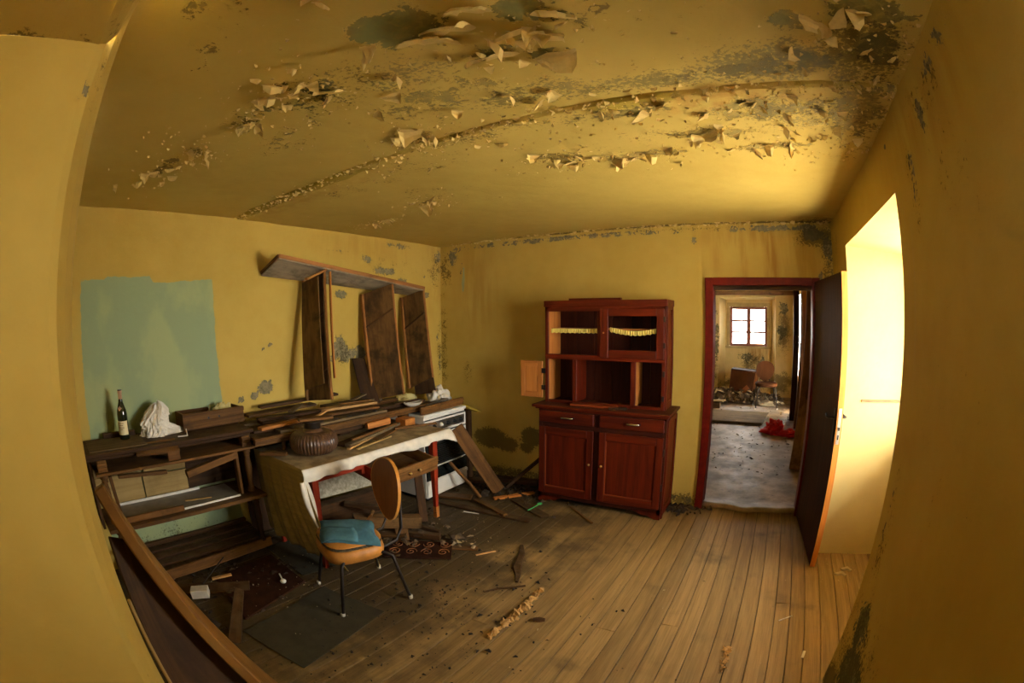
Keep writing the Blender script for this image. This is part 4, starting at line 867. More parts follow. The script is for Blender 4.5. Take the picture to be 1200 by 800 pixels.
# ---- leaning hutch frame: one top board and three uprights
def shelf_unit():
    r = thing('shelf_unit', 'wrecked mouldy shelf frame with three uprights leaning on the left wall', 'shelf', (-3.1, 2.6, .95))
    bA, bB, fB, fA = (-3.365, 1.76, 2.045), (-3.345, 3.55, 1.915), (-3.08, 3.40, 1.955), (-3.08, 1.76, 2.145)
    P('top_board', MB().slab([bA, bB, fB, fA], .016), M['shelfgrey'], r, label='grey mouldy underside of the top board')
    up = lambda p, dz: (p[0], p[1], p[2] + dz)
    P('top_edge', MB().board(up(fA, .010), up(fB, .010), .016, .030), M['edgewood'], r, bev=.003, label='raw orange front edge of the top board')
    P('top_edge_end', MB().board(up(bA, .010), up(fA, .010), .020, .028), M['mid'], r, bev=.003)
    ups = [((-3.36, 2.19, 2.05), (-3.11, 2.215, 2.07), (-2.90, 2.115, 1.075), (-3.16, 2.065, 1.045)),
           ((-3.355, 2.84, 1.90), (-3.09, 2.965, 1.985), (-2.90, 2.90, 1.02), (-3.17, 2.79, .955)),
           ((-3.35, 3.36, 1.88), (-3.085, 3.385, 1.945), (-2.91, 3.31, 1.12), (-3.17, 3.27, 1.0))]
    for i, q in enumerate(ups):
        q = [Vector(v) for v in q]
        u_ = P('upright', MB().slab(q, -.016), M['shelfmould'], r, label=('first upright, split and stained yellow', 'middle upright', 'right upright, speckled with mould')[i])
        P('front_edge', MB().board(q[1], q[2], .024, .020, (0, 1, 0)), M['edgewood'], u_, bev=.002)
        P('rear_edge', MB().board(q[0] + Vector((.01, -.012, 0)), q[3] + Vector((.01, -.012, 0)), .026, .040, (0, 1, 0)), M['edgewood' if i else 'mid'], u_, bev=.002)
        for t in ((.38, .80) if i == 0 else (.27,) if i == 1 else (.3,)):
            P('shelf_cleat', MB().board(q[0].lerp(q[3], t + .06) + Vector((0, -.012, 0)), q[1].lerp(q[2], t - .04) + Vector((0, -.012, 0)), .014, .022, (0, 1, 0)), M['dark'], u_)
    q = ups[0]
    P('split_lining', MB().slab([(-3.30, 2.13, 1.98), (-3.10, 2.155, 2.02), (-2.93, 2.075, 1.20), (-3.14, 2.03, 1.13)], -.008), M['shelfmould'], r, label='loose plywood lining peeling off the first upright')
    P('loose_lath', MB().board((-3.02, 1.98, 1.985), (-3.07, 2.20, 2.07), .03, .016), M['mid'], r, label='snapped lath jutting left below the top board')
shelf_unit()
loose('lath', 'narrow split lath hanging in front of the first shelf upright', 'lath', MB().board((-3.04, 2.225, 2.055), (-2.875, 2.135, 1.24), .022, .012, (0, 1, 0)), M['orangewood'], bev=.002)
loose('plank', 'dark board standing behind the right shelf upright', 'plank', MB().slab([(-3.33, 3.44, 1.50), (-3.15, 3.52, 1.48), (-3.0, 3.46, .95), (-3.20, 3.38, .92)], -.02), M['dark'])
loose('plank', 'dark board standing between wall and middle shelf upright', 'plank', MB().slab([(-3.36, 2.70, 1.32), (-3.30, 2.80, 1.32), (-3.10, 2.80, .93), (-3.20, 2.68, .93)], -.02), M['dark'])

loose('shade_board', 'added dark board standing in for shade between sideboard and kitchen table', 'board', MB().slab([(-3.32, 1.47, .0), (-3.32, 2.02, .0), (-3.35, 2.02, .80), (-3.35, 1.47, .84)], -.02), M['dark'])  # dark sheet added to give this gap its shade
# ================================================================== STOVE
def stove():
    r = thing('cooker', 'white enamel cooker with dark oven door in the back left corner', 'cooker', (-3.0, 3.3, 0))
    X, a, b = -2.75, 3.0, 3.60; xb = -3.30
    P('body', MB().rng((xb, a, .03), (X - .012, b, .80)), M['enamel'], r, bev=.006)
    P('hob_top', MB().rng((xb, a - .006, .795), (X + .004, b + .006, .825)), M['enamel'], r, bev=.006)
    P('seam', MB().rng((X - .013, a, .766), (X - .004, b, .775)).rng((X - .013, a, .632), (X - .004, b, .642)), M['black'], r)
    pn = P('control_panel', MB().rng((X - .012, a + .002, .645), (X, b - .002, .765)), M['enamel'], r, bev=.003)
    P('panel_plate', MB().rng((X, a + .05, .668), (X + .002, b - .03, .748)), M['black'], pn)
    P('panel_face', MB().rng((X + .002, a + .056, .674), (X + .003, b - .036, .742)), M['steel'], pn)
    for i in range(5):
        y = a + .12 + i * .098
        P('knob', MB().lathe([(.019, 0), (.017, .012), (.012, .016), (.010, .026), (.003, .027)], (X + .003, y, .708), 12, M=Matrix.Rotation(HP, 3, 'Y')), M['white'] if i == 1 else M['black'], pn, smooth=True)
    P('door_strip', MB().rng((X - .012, a + .002, .555), (X, b - .002, .632)), M['enamel'], r, bev=.003)
    P('oven_handle', MB().tube([(X, a + .10, .597), (X + .03, a + .11, .600), (X + .03, b - .06, .600), (X, b - .05, .597)], .009, 8), M['white'], r, smooth=True)
    od = P('oven_door', MB().rng((X - .012, a + .004, .335), (X + .004, b - .004, .552)), M['black'], r, bev=.003)
    P('oven_glass', MB().rng((X + .004, a + .03, .36), (X + .006, b - .03, .535)), M['blackglass'], od)
    for k in range(9): P('louvre', MB().rng((X + .006, a + .06, .37 + k * .018), (X + .010, b - .10, .377 + k * .018)), M['iron'], od)
    P('bead_strip', MB().rng((X - .012, a + .01, .322), (X + .004, b - .06, .334)), M['white'], r)
    P('lower_panel', MB().rng((X - .012, a + .004, .205), (X, b - .004, .322)), M['blackglass'], r)
    wd_ = P('warming_drawer', MB().rng((X - .012, a + .004, .045), (X + .002, b - .004, .20)), M['enamel'], r, bev=.004)
    P('drawer_lip', MB().rng((X + .002, a + .01, .165), (X + .014, b - .01, .195)).rng((X + .002, a + .01, .155), (X + .004, b - .01, .162)), M['enamel'], wd_, bev=.003)
    for y in (a + .05, b - .05): P('foot', MB().rng((X - .06, y - .02, 0), (X - .03, y + .02, .035)), M['black'], r)
    P('gas_rail', MB().rng((xb + .02, a + .08, .825), (X - .06, b - .08, .834)), M['iron'], r)
stove()
loose('moulded_board', 'dark brown moulded drawer front lying along the white cooker top', 'board', MB().board((-2.78, 2.985, .862), (-2.80, 3.625, .866), .022, .072).board((-2.766, 2.985, .878), (-2.786, 3.625, .882), .010, .012), M['mid'])
make(crumple((-3.0, 3.50, .828), .10, .13, .155, 5.0, .4, 18), 'white_bag', M['paper'], None, 'crumpled white bag on the far end of the cooker top', 'bag', smooth=True)
make(crumple((-3.12, 3.14, .834), .13, .14, .12, 9.0, .35, 16), 'paper_heap', M['yellowpaper'], None, 'greyish crumpled paper heap behind the cooker drawer front', 'paper', smooth=True)
def tray():
    c = (-2.92, 3.30, .87); r = thing('tray', 'flat metal tray lying across the cooker beside the white bag', 'tray', c)
    P('plate', MB().slab([(-3.05, 3.13, .845), (-2.83, 3.13, .885), (-2.83, 3.42, .905), (-3.05, 3.42, .865)], .006), M['black'], r)
    P('rim', MB().tube([(-3.05, 3.13, .850), (-2.83, 3.13, .892), (-2.83, 3.42, .912), (-3.05, 3.42, .872), (-3.05, 3.13, .850)], .009, 6), M['steel'], r)
tray()
def bowl():
    c = (-2.86, 2.98, .905); r = thing('glass_dish', 'oval pale glass dish on the right end of the cabinet top', 'dish', c)
    m = MB().lathe([(.035, 0), (.055, .006), (.075, .022), (.085, .036), (.080, .036), (.068, .022), (.05, .010), (.02, .008)], (0, 0, 0), 24); m.v = [Vector((v.x * .75 + c[0], v.y * 1.25 + c[1], v.z + c[2])) for v in m.v]
    P('bowl', m, M['shade'], r, smooth=True)
bowl()
def plate():
    c = Vector((-2.86, 3.80, .74)); r = thing('yellow_plate', 'yellow plate stuck on edge between cooker and back wall', 'plate', c)
    Mx = Matrix.Rotation(math.radians(-18), 3, 'X') @ Matrix.Rotation(math.radians(14), 3, 'Y')
    P('dish', MB().lathe([(.02, .0), (.07, .002), (.10, .016), (.135, .022), (.135, .026), (.10, .021), (.07, .007), (.02, .005)], c, 28, M=Mx), M['yellowplate'], r, smooth=True)
plate()
loose('bracket', 'dark post on which the yellow plate rests behind the cooker', 'post', MB().rng((-2.90, 3.76, 0), (-2.84, 3.82, .745)), M['dark'])

# ================================================================== CHAIRS
def chair(loc, rz, label, wood_m, edge_m, seat_m, cushion, h=.405, ss=1.0, so_=(0, 0)):
    r = thing('chair', label, 'chair', loc, rz)
    def L(name, mb, mat, par=r, **k): return make(mb, name, mat, par, local=True, **k)
    # local: +y is the back of the chair, +x its right
    for s in (-1, 1):
        L('front_leg', MB().tube([(s * .13, -.10, h), (s * .16, -.15, h - .005), (s * .172, -.175, h - .03), (s * .215, -.235, .0)], .0105, 8), M['iron'], smooth=True)
        L('rear_leg', MB().tube([(s * .12, .05, h), (s * .165, .11, h - .005), (s * .18, .15, h - .03), (s * .225, .215, .0)], .0105, 8), M['iron'], smooth=True)
        L('back_post', MB().tube([(s * .09, -.05, h + .003), (s * .10, .14, h), (s * .10, .225, h + .02), (s * .10, .262, h + .10), (s * .10, .272, .68)], .010, 8), M['iron'], smooth=True)
        for y, q in ((-.235, .215), (.215, .225)): L('leg_cap', MB().lathe([(.013, 0), (.014, .022), (.011, .024)], (s * q, y, .0), 10), M['shade'])
    L('seat_frame', MB().tube([(-.13, -.10, h), (.13, -.10, h)], .010, 8).tube([(-.12, .05, h), (.12, .05, h)], .010, 8), M['iron'])
    # oval bent-ply backrest
    def outl(k, n=30):
        a = 2 * math.pi * k / n; x = .20 * math.cos(a); z = .195 * math.sin(a)
        x *= (1.0 + .20 * (z / .195)) * .94
        return x, z
    def back(off, inset):
        def pt(x, z): return Vector((x, .245 - .55 * x * x + off + .08 * (z), .665 + z))
        vs = [pt(0, 0)]; fs = []; n = 30
        for ring in (.5, 1.0):
            for k in range(n):
                x, z = outl(k); vs.append(pt(x * ring * inset, z * ring * inset))
        for k in range(n):
            fs.append((0, 1 + k, 1 + (k + 1) % n)); fs.append((1 + k, 1 + n + k, 1 + n + (k + 1) % n, 1 + (k + 1) % n))
        return vs, fs
    v1, f1 = back(-.009, .985); v2, f2 = back(.009, .985); n = 30; o = len(v1)
    mb = MB(); g = [(v.z, v.x, v.y) for v in v1 + v2]
    mb.add(v1 + v2, [tuple(reversed(f)) for f in f1] + [tuple(i + o for i in f) for f in f2], g)
    br = L('backrest', mb, wood_m, smooth=False)
    v1, _ = back(-.0095, 1.0); v2, _ = back(.0095, 1.0)
    e = MB(); e.add(v1[1 + n:] + v2[1 + n:], [(k, (k + 1) % n, n + (k + 1) % n, n + k) for k in range(n)])
    v1, _ = back(-.0095, .97); v3, _ = back(-.0098, 1.0); e.add(v1[1 + n:] + v3[1 + n:], [(k, (k + 1) % n, n + (k + 1) % n, n + k) for k in range(n)])
    make(e, 'edge_band', edge_m, br, local=True)
    # upholstered seat
    def so(k, n, s=1.0):
        a = 2 * math.pi * k / n; c, d = math.cos(a), math.sin(a); p = 3.4
        rr = (abs(c) ** p + abs(d) ** p) ** (-1 / p)
        return (.215 * rr * c * s * ss + so_[0], .205 * rr * d * s * ss + so_[1])
    def puff(z0, z1, s0, s1, n=36):
        rows = [(s0 * .9, z0), (s0, z0 + .008), (s1, (z0 + z1) / 2), (s0 * .99, z1 - .008), (s0 * .92, z1), (s0 * .5, z1 + .006), (.02, z1 + .008)]
        vs = []; fs = []
        for s, z in rows: vs += [(so(k, n, s)[0], so(k, n, s)[1] - .01, z) for k in range(n)]
        for i in range(len(rows) - 1): fs += [(i*n+k, i*n+(k+1)%n, (i+1)*n+(k+1)%n, (i+1)*n+k) for k in range(n)]
        fs += [tuple(range(n - 1, -1, -1)), tuple(range((len(rows)-1)*n, len(rows)*n))]
        return MB().add(vs, fs)
    st = L('seat', puff(h - (.030 if cushion else -.007), h + (.055 if cushion else .073), 1.0, 1.03), seat_m, smooth=True)
    if cushion:
        L('torn_foam', puff(h + .050, h + .070, .97, .985), M['foam'], st, smooth=True, label='dark torn foam between seat cover halves')
        L('seat_cover', puff(h + .066, h + .088, .94, .97), seat_m, st, smooth=True)
    return r
chair((-2.07, 1.585, 0), math.radians(-18), 'orange-seated metal-legged chair with brown oval back before the table', M['chairwood'], M['chairedge'], M['orangevinyl'], True, .345, .90, (-.015, -.035))
def bluepad():
    rz = math.radians(-18); ca, sa = math.cos(rz), math.sin(rz)
    q = [Vector(v) for v in ((-.235, -.150), (.055, -.232), (.225, .065), (-.09, .150))]
    def pt(u, v, z, s=1.0):
        p = q[0].lerp(q[1], u).lerp(q[3].lerp(q[2], u), v); c = Vector((-.01, -.04)); p = c + (p - c) * s
        p += Vector((.012 * nz(u * 3, v * 3, 1), .012 * nz(u * 3, v * 3, 5)))
        droop = .022 * max(0, u + v - 1.35) / .65 + .012 * max(0, u - v - .6)
        return (-2.07 + p.x * ca - p.y * sa, 1.585 + p.x * sa + p.y * ca, z - droop)
    def fn(top):
        def f(u, v):
            e = (math.sin(math.pi * min(1, max(0, u))) * math.sin(math.pi * v)) ** .25 if 0 < u < 1 and 0 < v < 1 else 0
            return pt(u, v, .440 + (.030 * e if top else -.002 * e) + .006 * nz(u * 4, v * 4, top), 1.0)
        return f
    m = MB().grid(20, 20, fn(1)); m.grid(20, 20, fn(0)); r = make(m, 'cushion', M['bluecloth'], None, 'flat teal blue cushion lying on the orange chair seat', 'cushion', smooth=True)
    P('folded_flap', MB().grid(8, 8, lambda u, v: pt(lerp(.52, 1.0, u), lerp(-.02, .62, v), .474 - .03 * max(0, (u - .75)) * 2 - .028 * max(0, .2 - v) * 5 * .8 + .003 * nz(u * 6, v * 6, 8))), M['bluecloth'], r, smooth=True, solid=.004)
bluepad()

# ================================================================== FOREGROUND: boards leaning on the front wall
loose('plank', 'long honey brown plank leaning diagonally by the rounded front wall corner', 'plank', MB().slab([(-1.60, .13, 1.195), (-1.48, .12, 1.225), (-1.22, .59, .010), (-1.40, .66, .000)], -.045), M['foreboard'], bev=.006)
loose('panel', 'dark brown panel below the leaning honey brown plank', 'panel', MB().slab([(-1.50, .095, 1.05), (-1.10, .085, .02), (-1.32, .60, .0), (-1.53, .20, 1.0)], -.015), M['dark'])
loose('strip', 'thin pale strip upright against the rounded front wall corner', 'strip', MB().board((-1.30, .075, .93), (-1.12, .10, .0), .022, .012, (0, 1, 0)), M['pale'])

# ================================================================== FLOOR LITTER
def flat(name, label, cat, p, t, mat, group=None, z=.001, bev=.002):
    return loose(name, label, cat, MB().slab([(x, y, z) for x, y in p], t), M[mat], group, bev)
flat('felt_mat', 'dark grey felt mat on the boards in front of the chair', 'mat', [(-2.19,.73),(-1.71,.82),(-1.80,1.50),(-2.29,1.42)], .006, 'mat')
flat('felt_mat', 'dark grey mat on the floor under the olive cloth drop', 'mat', [(-3.05,1.42),(-2.50,1.40),(-2.45,1.72),(-3.02,1.78)], .006, 'mat')
flat('panel', 'dark carved panel lying flat between sideboard and felt mat', 'panel', [(-2.85,.86),(-2.28,.80),(-2.42,1.36),(-2.90,1.38)], .014, 'carpet', z=.003)
loose('board', 'dark board propped on edge between the felt mat and sideboard', 'board', MB().slab([(-2.52,.88,.10),(-2.47,.92,.09),(-2.10,.66,.004),(-2.16,.60,.004)], .02), M['dark'])
loose('board', 'flat dark board lying under the sideboard front near the honey plank', 'board', MB().board((-2.90,.45,.012),(-2.60,1.02,.016),.12,.018), M['dark'])
loose('board', 'narrow orange offcut on the dark floor by the sideboard', 'board', MB().board((-2.83,.83,.022),(-2.80,.98,.024),.03,.012), M['light'])
loose('block', 'small white foam block lying on the dark litter', 'block', MB().board((-2.72,.62,.035),(-2.66,.73,.040),.075,.06), M['shade'])
loose('pipe', 'thin dark rod leaning at the sideboard foot', 'rod', MB().tube([(-2.78,.70,.01),(-2.93,1.0,.10)], .005, 6), M['iron'])
def brush():
    r = thing('ladle', 'small white ladle lying on the dark carved panel', 'ladle', (-2.50,1.24,.018))
    P('handle', MB().tube([(-2.60,1.27,.022),(-2.51,1.24,.024)], .006, 6), M['white'], r)
    P('head', MB().lathe([(.004,0),(.018,.004),(.022,.014),(.014,.024),(.003,.027)], (-2.49,1.232,.017), 12), M['white'], r, smooth=True)
brush()
# carved panel with scrolls
def carved():
    r = thing('carved_panel', 'maroon panel with tan scroll relief lying behind the chair', 'panel', (-2.1,2.3,0))
    c = [(-2.36,2.10),(-1.98,2.16),(-1.90,2.34),(-2.12,2.52)]; c = [(-2.30,1.98),(-1.90,2.26),(-2.04,2.46),(-2.46,2.24)]
    P('board', MB().slab([(x, y, .004) for x, y in c], .014), M['carpet'], r, bev=.003)
    A = Vector((c[0][0], c[0][1], .019)); U = Vector((c[1][0] - c[0][0], c[1][1] - c[0][1], 0)); V = Vector((c[3][0] - c[0][0], c[3][1] - c[0][1], 0))
    for i in range(4):
        for j, sg in ((.30, 1), (.70, -1)):
            pts = []
            for k in range(26):
                a = k / 25 * 9.5; rad = .145 * (1 - k / 30); pts.append(A + U * (.14 + i * .24 + rad * .62 * math.cos(a) * (1 if i % 2 else -1)) + V * (j + sg * rad * 1.2 * math.sin(a)))
            P('scroll', MB().tube(pts, .004, 5), M['scroll'], r)
carved()
# broken timber under and in front of the table
und = [((-2.95,2.02,.03),(-2.40,2.36,.05),.22,.02,'mid','broad brown board lying under the table beside the chair'),
 ((-2.62,2.00,.20),(-2.34,2.44,.13),.09,.09,'shelfmould','thick broken beam end under the table drawer'),
 ((-2.92,2.16,.21),(-2.60,2.40,.18),.06,.03,'dark','dark lath behind the broken beam under the table'),
 ((-2.66,2.02,.06),(-2.52,2.12,.26),.09,.02,'mid','short brown board standing on end under the table'),
 ((-2.47,2.62,.02),(-2.62,2.74,.42),.07,.03,'dark','dark post standing askew between table leg and cooker'),
 ((-2.36,2.26,.005),(-2.50,2.36,.17),.10,.02,'mid','short board tilted against the broken beam'),
 ((-2.42,2.34,.035),(-2.16,2.46,.035),.05,.045,'dark','dark beam offcut on the floor beside the table leg'),
 ((-2.46,2.42,.085),(-2.20,2.50,.05),.03,.03,'dark','dark lath resting across the beam offcut'),
 ((-2.02,2.40,.010),(-1.84,2.50,.010),.05,.014,'mid','short orange-brown offcut right of the maroon scroll panel'),
 ((-2.80,3.16,.02),(-2.48,3.30,.02),.10,.02,'mid','brown board lying at the foot of the cooker'),
 ((-2.66,3.06,.015),(-1.76,3.14,.012),.075,.016,'dark','long dark board across the floor before the cooker'),
 ((-2.40,3.26,.030),(-1.98,3.10,.03),.05,.016,'mid','short brown board resting on the long dark board'),
 ((-2.36,3.58,.02),(-2.57,3.22,.70),.13,.022,'mid','broad brown plank leaning against the cooker front'),
 ((-2.30,3.40,.012),(-2.05,3.72,.015),.05,.02,'orangewood','reddish stick on the floor behind the leaning plank'),
 ((-2.30,3.62,.06),(-1.99,3.93,.40),.035,.03,'dark','dark stick leaning to the wall beside the kitchen cabinet'),
 ((-2.14,3.50,.008),(-1.70,3.28,.008),.09,.014,'dark','flat dark board poking out near the kitchen cabinet foot'),
 ((-1.60,3.58,.008),(-1.29,3.33,.008),.022,.012,'mid','thin stick lying before the kitchen cabinet'),
 ((-2.80,3.62,.03),(-2.45,3.86,.05),.12,.03,'dark','dark board in the corner rubble behind the cooker'),
 ((-2.60,3.80,.05),(-2.10,3.90,.05),.10,.04,'dark','dark board along the back wall foot left of the kitchen cabinet')]
for p0, p1, w, th, mt, lab in und:
    loose('plank', lab, 'plank', MB().board(p0, p1, w, th, (.8, -.6, .2) if 'leaning against the cooker' in lab or 'standing askew' in lab else (0, 0, 1)), M[mt])
loose('stave', 'thin curved stave below the plank leaning on the cooker', 'stave', MB().tube([(-2.66,3.22,.36),(-2.60,3.28,.25),(-2.53,3.34,.14),(-2.42,3.36,.01)], .018, 6), M['mid'])
loose('wall_board', 'flaked white panel leaning on the wall under the table', 'panel', MB().slab([(-3.05,1.92,.26),(-3.05,2.62,.22),(-3.12,2.62,.60),(-3.12,1.92,.60)], -.02), M['flakewhite'])
loose('log', 'dark board edge propping the white panel under the table', 'board', MB().board((-3.02,1.80,.12),(-3.0,2.75,.10),.10,.22), M['dark'])
def spoon():
    r = thing('green_spoon', 'bright green plastic spoon by the kitchen cabinet foot', 'spoon', (-1.86,3.43,.003))
    P('handle', MB().board((-1.88,3.30,.022),(-1.86,3.45,.024),.010,.004), M['green'], r)
    P('bowl', MB().lathe([(.004,0),(.018,.003),(.024,.010),(.020,.010),(.01,.006)], (-1.858,3.475,.018), 14), M['green'], r, smooth=True)
spoon()
def ragged(name, label, cat, pts, w, t, mat):
    n = len(pts); m = MB(); vs = []
    for i, p in enumerate(pts):
        p = Vector(p); d = (Vector(pts[min(i+1,n-1)]) - Vector(pts[max(i-1,0)])).normalized(); s = Vector((-d.y, d.x, 0)) * w[i] / 2
        vs += [p - s, p + s, p + s * .7 + Vector((0,0,t)), p - s * .7 + Vector((0,0,t))]
    fs = [(0,1,2,3), tuple(range(4*n-1, 4*n-5, -1))] + [(4*i+k, 4*i+4+k, 4*i+4+(k+1)%4, 4*i+(k+1)%4) for i in range(n-1) for k in range(4)]
    m.add(vs, fs); return make(m, name, M[mat], None, label, cat)
ragged('bark_strip', 'dark ragged bark strip lying alone on the open floor', 'strip', [(-1.60,2.72,.001),(-1.54,2.62,.001),(-1.50,2.52,.001),(-1.46,2.42,.001),(-1.40,2.33,.001),(-1.36,2.25,.001)], [.03,.05,.045,.07,.04,.02], .012, 'dark')
ragged('twig', 'thin dark twig below the ragged bark strip', 'twig', [(-1.47,2.04,.001),(-1.42,2.12,.001),(-1.36,2.17,.001),(-1.29,2.24,.001)], [.008,.014,.02,.012], .008, 'dark')
ragged('wood_chip', 'small dark chip beside the straw-filled crack in the floor', 'chip', [(-1.06,1.93,.001),(-1.03,1.95,.001),(-1.0,1.96,.001)], [.03,.05,.02], .012, 'dark')
ragged('stick', 'short orange stick on the floor near the green spoon side of the scroll panel', 'stick', [(-1.80,2.42,.001),(-1.72,2.55,.001)], [.012,.016], .008, 'light')
ragged('stick', 'pale white splinter on the boards in front of the open door', 'splinter', [(.30,2.36,.001),(.38,2.42,.001)], [.008,.006], .004, 'white')
ragged('paper_scrap', 'tiny white paper scrap on the boards near the right wall', 'scrap', [(.46,2.02,.001),(.47,2.08,.001)], [.016,.018], .003, 'white')
for i, (x, y) in enumerate([(.75, 3.02), (.70, 2.95)]): ragged('plaster_chip', ('larger', 'smaller')[i] + ' pale plaster chip on the floor of the lit window niche', 'chip', [(x,y,.001),(x+.05,y+.02,.001),(x+.08,y-.02,.001)], [.03,.05,.02][:3], .012, 'debrislight')
ragged('stick', 'pale splinter on the floor before the cooker', 'splinter', [(-2.36,3.02,.001),(-2.22,3.05,.001)], [.012,.008], .006, 'white')
def junk(name, label, n, fn, s0, s1, mat, flatness=.5, parent=None):
    m = MB()
    for k in range(n):
        x, y, z = fn(); s = R_.uniform(s0, s1) if R_.random() < .8 else R_.uniform(s0, s1) * 1.7
        a = R_.uniform(0, 3.14); d = (s * R_.uniform(.6, 1.8), s * R_.uniform(.4, 1.0), s * flatness * R_.uniform(.4, 1.2))
        Rm = Matrix.Rotation(a, 3, 'Z') @ Matrix.Rotation(R_.uniform(-.5, .5), 3, 'X') @ Matrix.Rotation(R_.uniform(-.4, .4), 3, 'Y')
        c = Vector((x, y, z + s * .35)); q = [(-.5,-.3,0),(.4,-.5,0),(.5,.4,0),(-.3,.5,0),(0,.05,1)]
        m.add([c + Rm @ Vector((u*d[0]*R_.uniform(.7,1.3), v*d[1]*R_.uniform(.7,1.3), w*d[2]-d[2]*.3)) for u, v, w in q], [(3,2,1,0),(0,1,4),(1,2,4),(2,3,4),(3,0,4)])
    return make(m, name, M[mat], parent, label, None, None, 'stuff')
g = R_.gauss
junk('straw', 'straw splinters pushed up along a crack between floor boards', 260, lambda: (lambda t: (-1.175 + g(0,.012) * (1 - abs(t - .55)), lerp(1.66, 2.24, t) , .0))(R_.random()), .010, .024, 'straw', .9)
junk('straw_scraps', 'few straw splinters in a board joint near the front', 60, lambda: (lambda t: (.035 + g(0,.008), lerp(1.85, 2.06, t), 0))(R_.random()), .008, .018, 'straw', .6)
junk('soot_crumbs', 'black crumbs scattered over the floor boards', 420, lambda: (lambda r: (g(-1.65,.38), g(1.65,.5), 0))(0), .006, .016, 'soot', .7)
junk('floor_dirt', 'dark dirt clods along the back wall and corner', 420, lambda: (lambda q: (g(-2.35,.32), min(3.96, g(3.72,.16)), 0) if q < .7 else (g(-.68,.09), min(3.96, g(3.9,.06)), 0))(R_.random()), .015, .045, 'darkdebris', .7)
junk('floor_chips', 'pale wood and plaster chips strewn on the floor', 300, lambda: (lambda q: (g(-2.2,.28), g(2.75,.35), 0) if q < .5 else (R_.uniform(-1.9,.55), R_.uniform(1.2,3.9), 0) if q < .7 else (g(.72,.12), g(3.05,.1), 0) if q < .8 else (g(-2.5,.25), g(1.15,.25), .02))(R_.random() ** .75), .003, .010, 'debrislight', .5)
junk('wood_rubble', 'broken wood scraps heaped under the table', 150, lambda: (g(-2.55,.22), g(2.3,.22), R_.uniform(0,.04)), .02, .06, 'debris', .25)
junk('white_shards', 'pale paper and plastic shards by the table leg', 16, lambda: (g(-2.04,.06), g(2.52,.05), R_.uniform(.0,.02)), .012, .035, 'debrislight', .5)
junk('dark_rubbish', 'dark rubbish under and in front of the sideboard', 260, lambda: (g(-2.75,.22), R_.uniform(.3,1.5), 0), .012, .035, 'darkdebris', .3)

# ================================================================== FAR ROOM
def far_window():
    r = bpy.data.objects.new('window_1', None); COL.objects.link(r); r['kind'] = 'structure'; r['label'] = 'six-paned red-framed casement window of the far room'; W[r] = Vector((0,0,0))
    y = WY + .06; m = (wx0 + wx1) / 2
    P('window_frame', MB().rng((wx0, y-.02, wz0), (wx0+.06, y+.03, wz1)).rng((wx1-.06, y-.02, wz0), (wx1, y+.03, wz1)).rng((wx0+.06, y-.02, wz1-.06), (wx1-.06, y+.03, wz1)).rng((wx0+.06, y-.02, wz0), (wx1-.06, y+.03, wz0+.06)), M['winwood'], r, bev=.004)
    P('centre_post', MB().rng((m-.05, y-.025, wz0+.055), (m+.05, y+.02, wz1-.055)), M['winwood'], r, bev=.004)
    P('handle', MB().tube([(m, y-.03, 1.44), (m, y-.05, 1.44), (m+.05, y-.055, 1.445)], .009, 6), M['brass'], r)
    hs = [wz0 + .06 + (wz1 - wz0 - .12) * k / 3 for k in range(4)]
    for a, b in ((wx0+.06, m-.05), (m+.05, wx1-.06)):
        for k in (1, 2): P('glazing_bar', MB().rng((a, y-.012, hs[k]-.021), (b, y+.012, hs[k]+.021)), M['winwood'], r)
        for k in range(3): P('pane', MB().rng((a, y-.0015, hs[k]), (b, y+.0015, hs[k+1])), M['glass'], r)
    P('window_surround', MB().rng((wx0-.07, WY-.02, wz1), (wx1+.07, WY+.05, wz1+.09)).rng((wx0-.07, WY-.02, wz0), (wx0, WY+.05, wz1)).rng((wx1, WY-.02, wz0), (wx1+.07, WY+.05, wz1)).rng((wx0-.10, WY-.05, wz0-.05), (wx1+.10, WY+.05, wz0)), M['cream'], r, bev=.004)
far_window()
# beams, posts
make(MB().board((FX0, 10.34, 2.20), (FX1, 10.34, 2.21), .10, .085), 'beam_1', M['farpost'], None, 'brown beam over the far window niche', kind='structure', bev=.006)
make(MB().board((FX0, 6.2, 2.245), (FX1, 6.2, 2.245), .14, .12), 'beam_2', M['farpost'], None, 'dark ceiling beam nearer the doorway in the far room', kind='structure', bev=.006)
loose('door_post', 'black-brown post of the side doorway deep in the far room', 'post', MB().board((.488, 8.05, 0), (.488, 8.05, 2.35), .10, .10, (0, 1, 0)), M['doordark'])
loose('door_post', 'weathered brown post nearer the red rag in the far room', 'post', MB().board((.545, 7.46, 0), (.60, 7.46, 2.35), .11, .10, (0, 1, 0)), M['farpost'])
loose('door_post', 'rough pale board fixed behind the weathered brown post', 'post', MB().board((.60, 7.2, 0), (.60, 7.2, 2.35), .14, .05, (0, 1, 0)), M['light'])
loose('door_jamb', 'tall brown board upright just behind the open dark door', 'board', MB().board((.43, 5.35, .0), (.54, 5.35, 2.3), .14, .05, (0, 1, 0)), M['farpost'])
def hang():
    r = make(crumple((.36, 8.6, 2.22), .10, .08, .20, 4, .5, 10), 'plaster_clump', M['debrislight'], None, 'pale ragged clump hanging at the top of the far doorway', 'clump')
hang()
chair((-.02, 9.12, 0), math.radians(8), 'chair with round red-brown back standing in the far room rubble', M['farchair'], M['farchair'], M['farchair'], False)
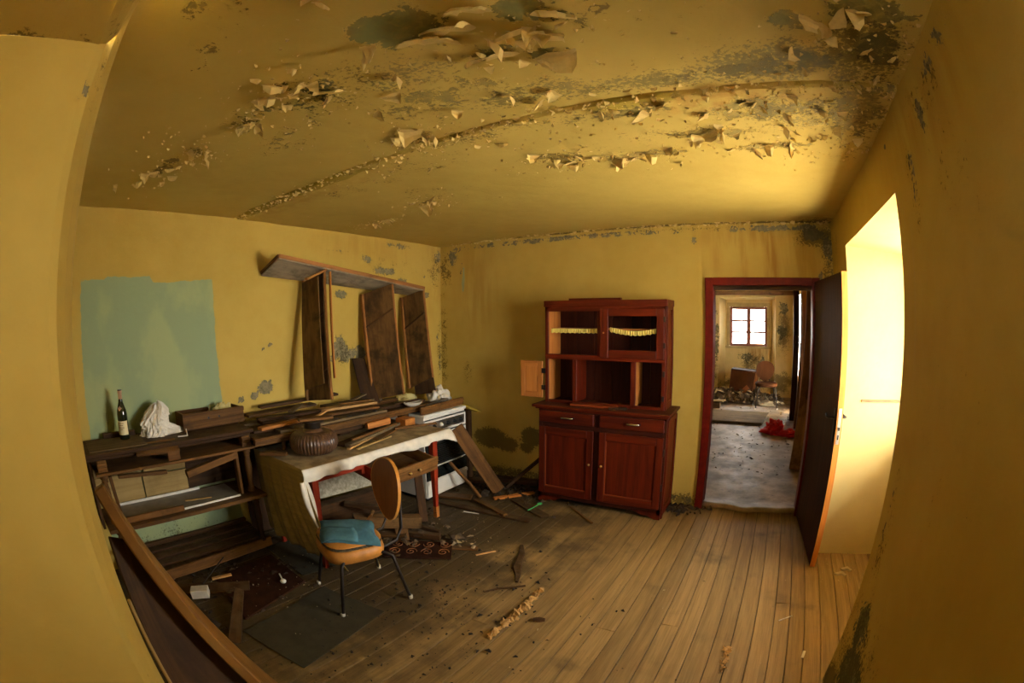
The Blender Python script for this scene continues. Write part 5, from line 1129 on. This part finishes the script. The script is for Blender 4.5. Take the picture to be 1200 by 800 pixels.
def box():
    r = thing('cabinet_box', 'battered brown cardboard-like cabinet tipped on the far room rubble', 'box', (-.5, 9.8, .1))
    k = 1.09
    f = [(-.84, 10.0, .12), (-.33, 10.0, .12), (-.27, 10.02, .55), (-.81, 10.05, .60)]
    P('front', MB().slab(f, .03), M['cardboard'], r)
    P('side', MB().slab([(-.33, 9.99, .10), (-.22, 10.35, .10), (-.20, 10.35, .56), (-.265, 10.0, .56)], -.02), M['chairwood'], r)
    P('top', MB().slab([(-.81, 10.03, .60), (-.265, 10.0, .555), (-.21, 10.35, .56), (-.78, 10.36, .60)], .02), M['redin'], r)
    P('torn_flap', MB().add([(-.45, 9.965, .30), (-.30, 9.965, .12), (-.36, 9.94, .11), (-.62, 9.96, .14)], [(0,1,2,3)]), M['chairwood'], r, solid=.006)
box()
loose('board', 'grey sheet of board lying flat on the far room floor', 'board', MB().slab([(-1.9, 7.62, .004), (-.04, 7.54, .004), (.08, 8.46, .004), (-1.9, 8.46, .004)], .035), M['greywood'])
loose('board', 'pale board end at the left of the far doorway view', 'board', MB().slab([(-1.7, 8.75, .10), (-.85, 8.80, .12), (-.80, 8.95, .12), (-1.7, 8.95, .10)], .025), M['pale'])
loose('block', 'brick under the pale board end in the far room', 'block', MB().rng((-1.05, 8.80, .0), (-.90, 8.92, .10)), M['farpost'])
make(crumple((.02, 9.35, .0), .18, .12, .07, 3, .4, 10), 'paper_sheet', M['debrislight'], None, 'white crumpled sheet under the far chair', 'paper', smooth=True)
make(crumple((-.40, 9.85, .06), .15, .10, .06, 8, .4, 10), 'paper_sheet', M['debrislight'], None, 'pale crumpled sheet at the foot of the tipped box', 'paper', smooth=True)
def rag(): 
    m = crumple((.16, 7.12, .0), .17, .20, .14, 1.5, .55, 22)
    m2 = crumple((.40, 6.95, .0), .20, .11, .07, 6.5, .55, 18); m.v += m2.v[:0]
    o = len(m.v); m.v += m2.v; m.g += m2.g; m.f += [tuple(i + o for i in f) for f in m2.f]
    make(m, 'red_rag', M['redrag'], None, 'crumpled bright red rag on the far room floor', 'rag', smooth=True)
rag()
def pz_(): 
    x = R_.uniform(-1.9, .35); y = R_.uniform(9.3, 10.22); h = max(0, .20 - abs(y - 9.95) * .25) * (1.0 if x < -.15 else .35)
    return (x, y, R_.uniform(0, h))
junk('rubble', 'dark rubble heaped along the far room end wall', 900, pz_, .03, .10, 'debris', .7)
junk('rubble_pale', 'pale rubble pieces on the far room heap', 160, lambda: (lambda p: (p[0], p[1], p[2] + .02))(pz_()), .03, .09, 'debrislight', .5)
junk('far_floor_dirt', 'brown dirt strewn on the far linoleum', 260, lambda: (R_.uniform(-1.2, .45), R_.uniform(5.0, 9.3), 0), .008, .03, 'debris', .4)
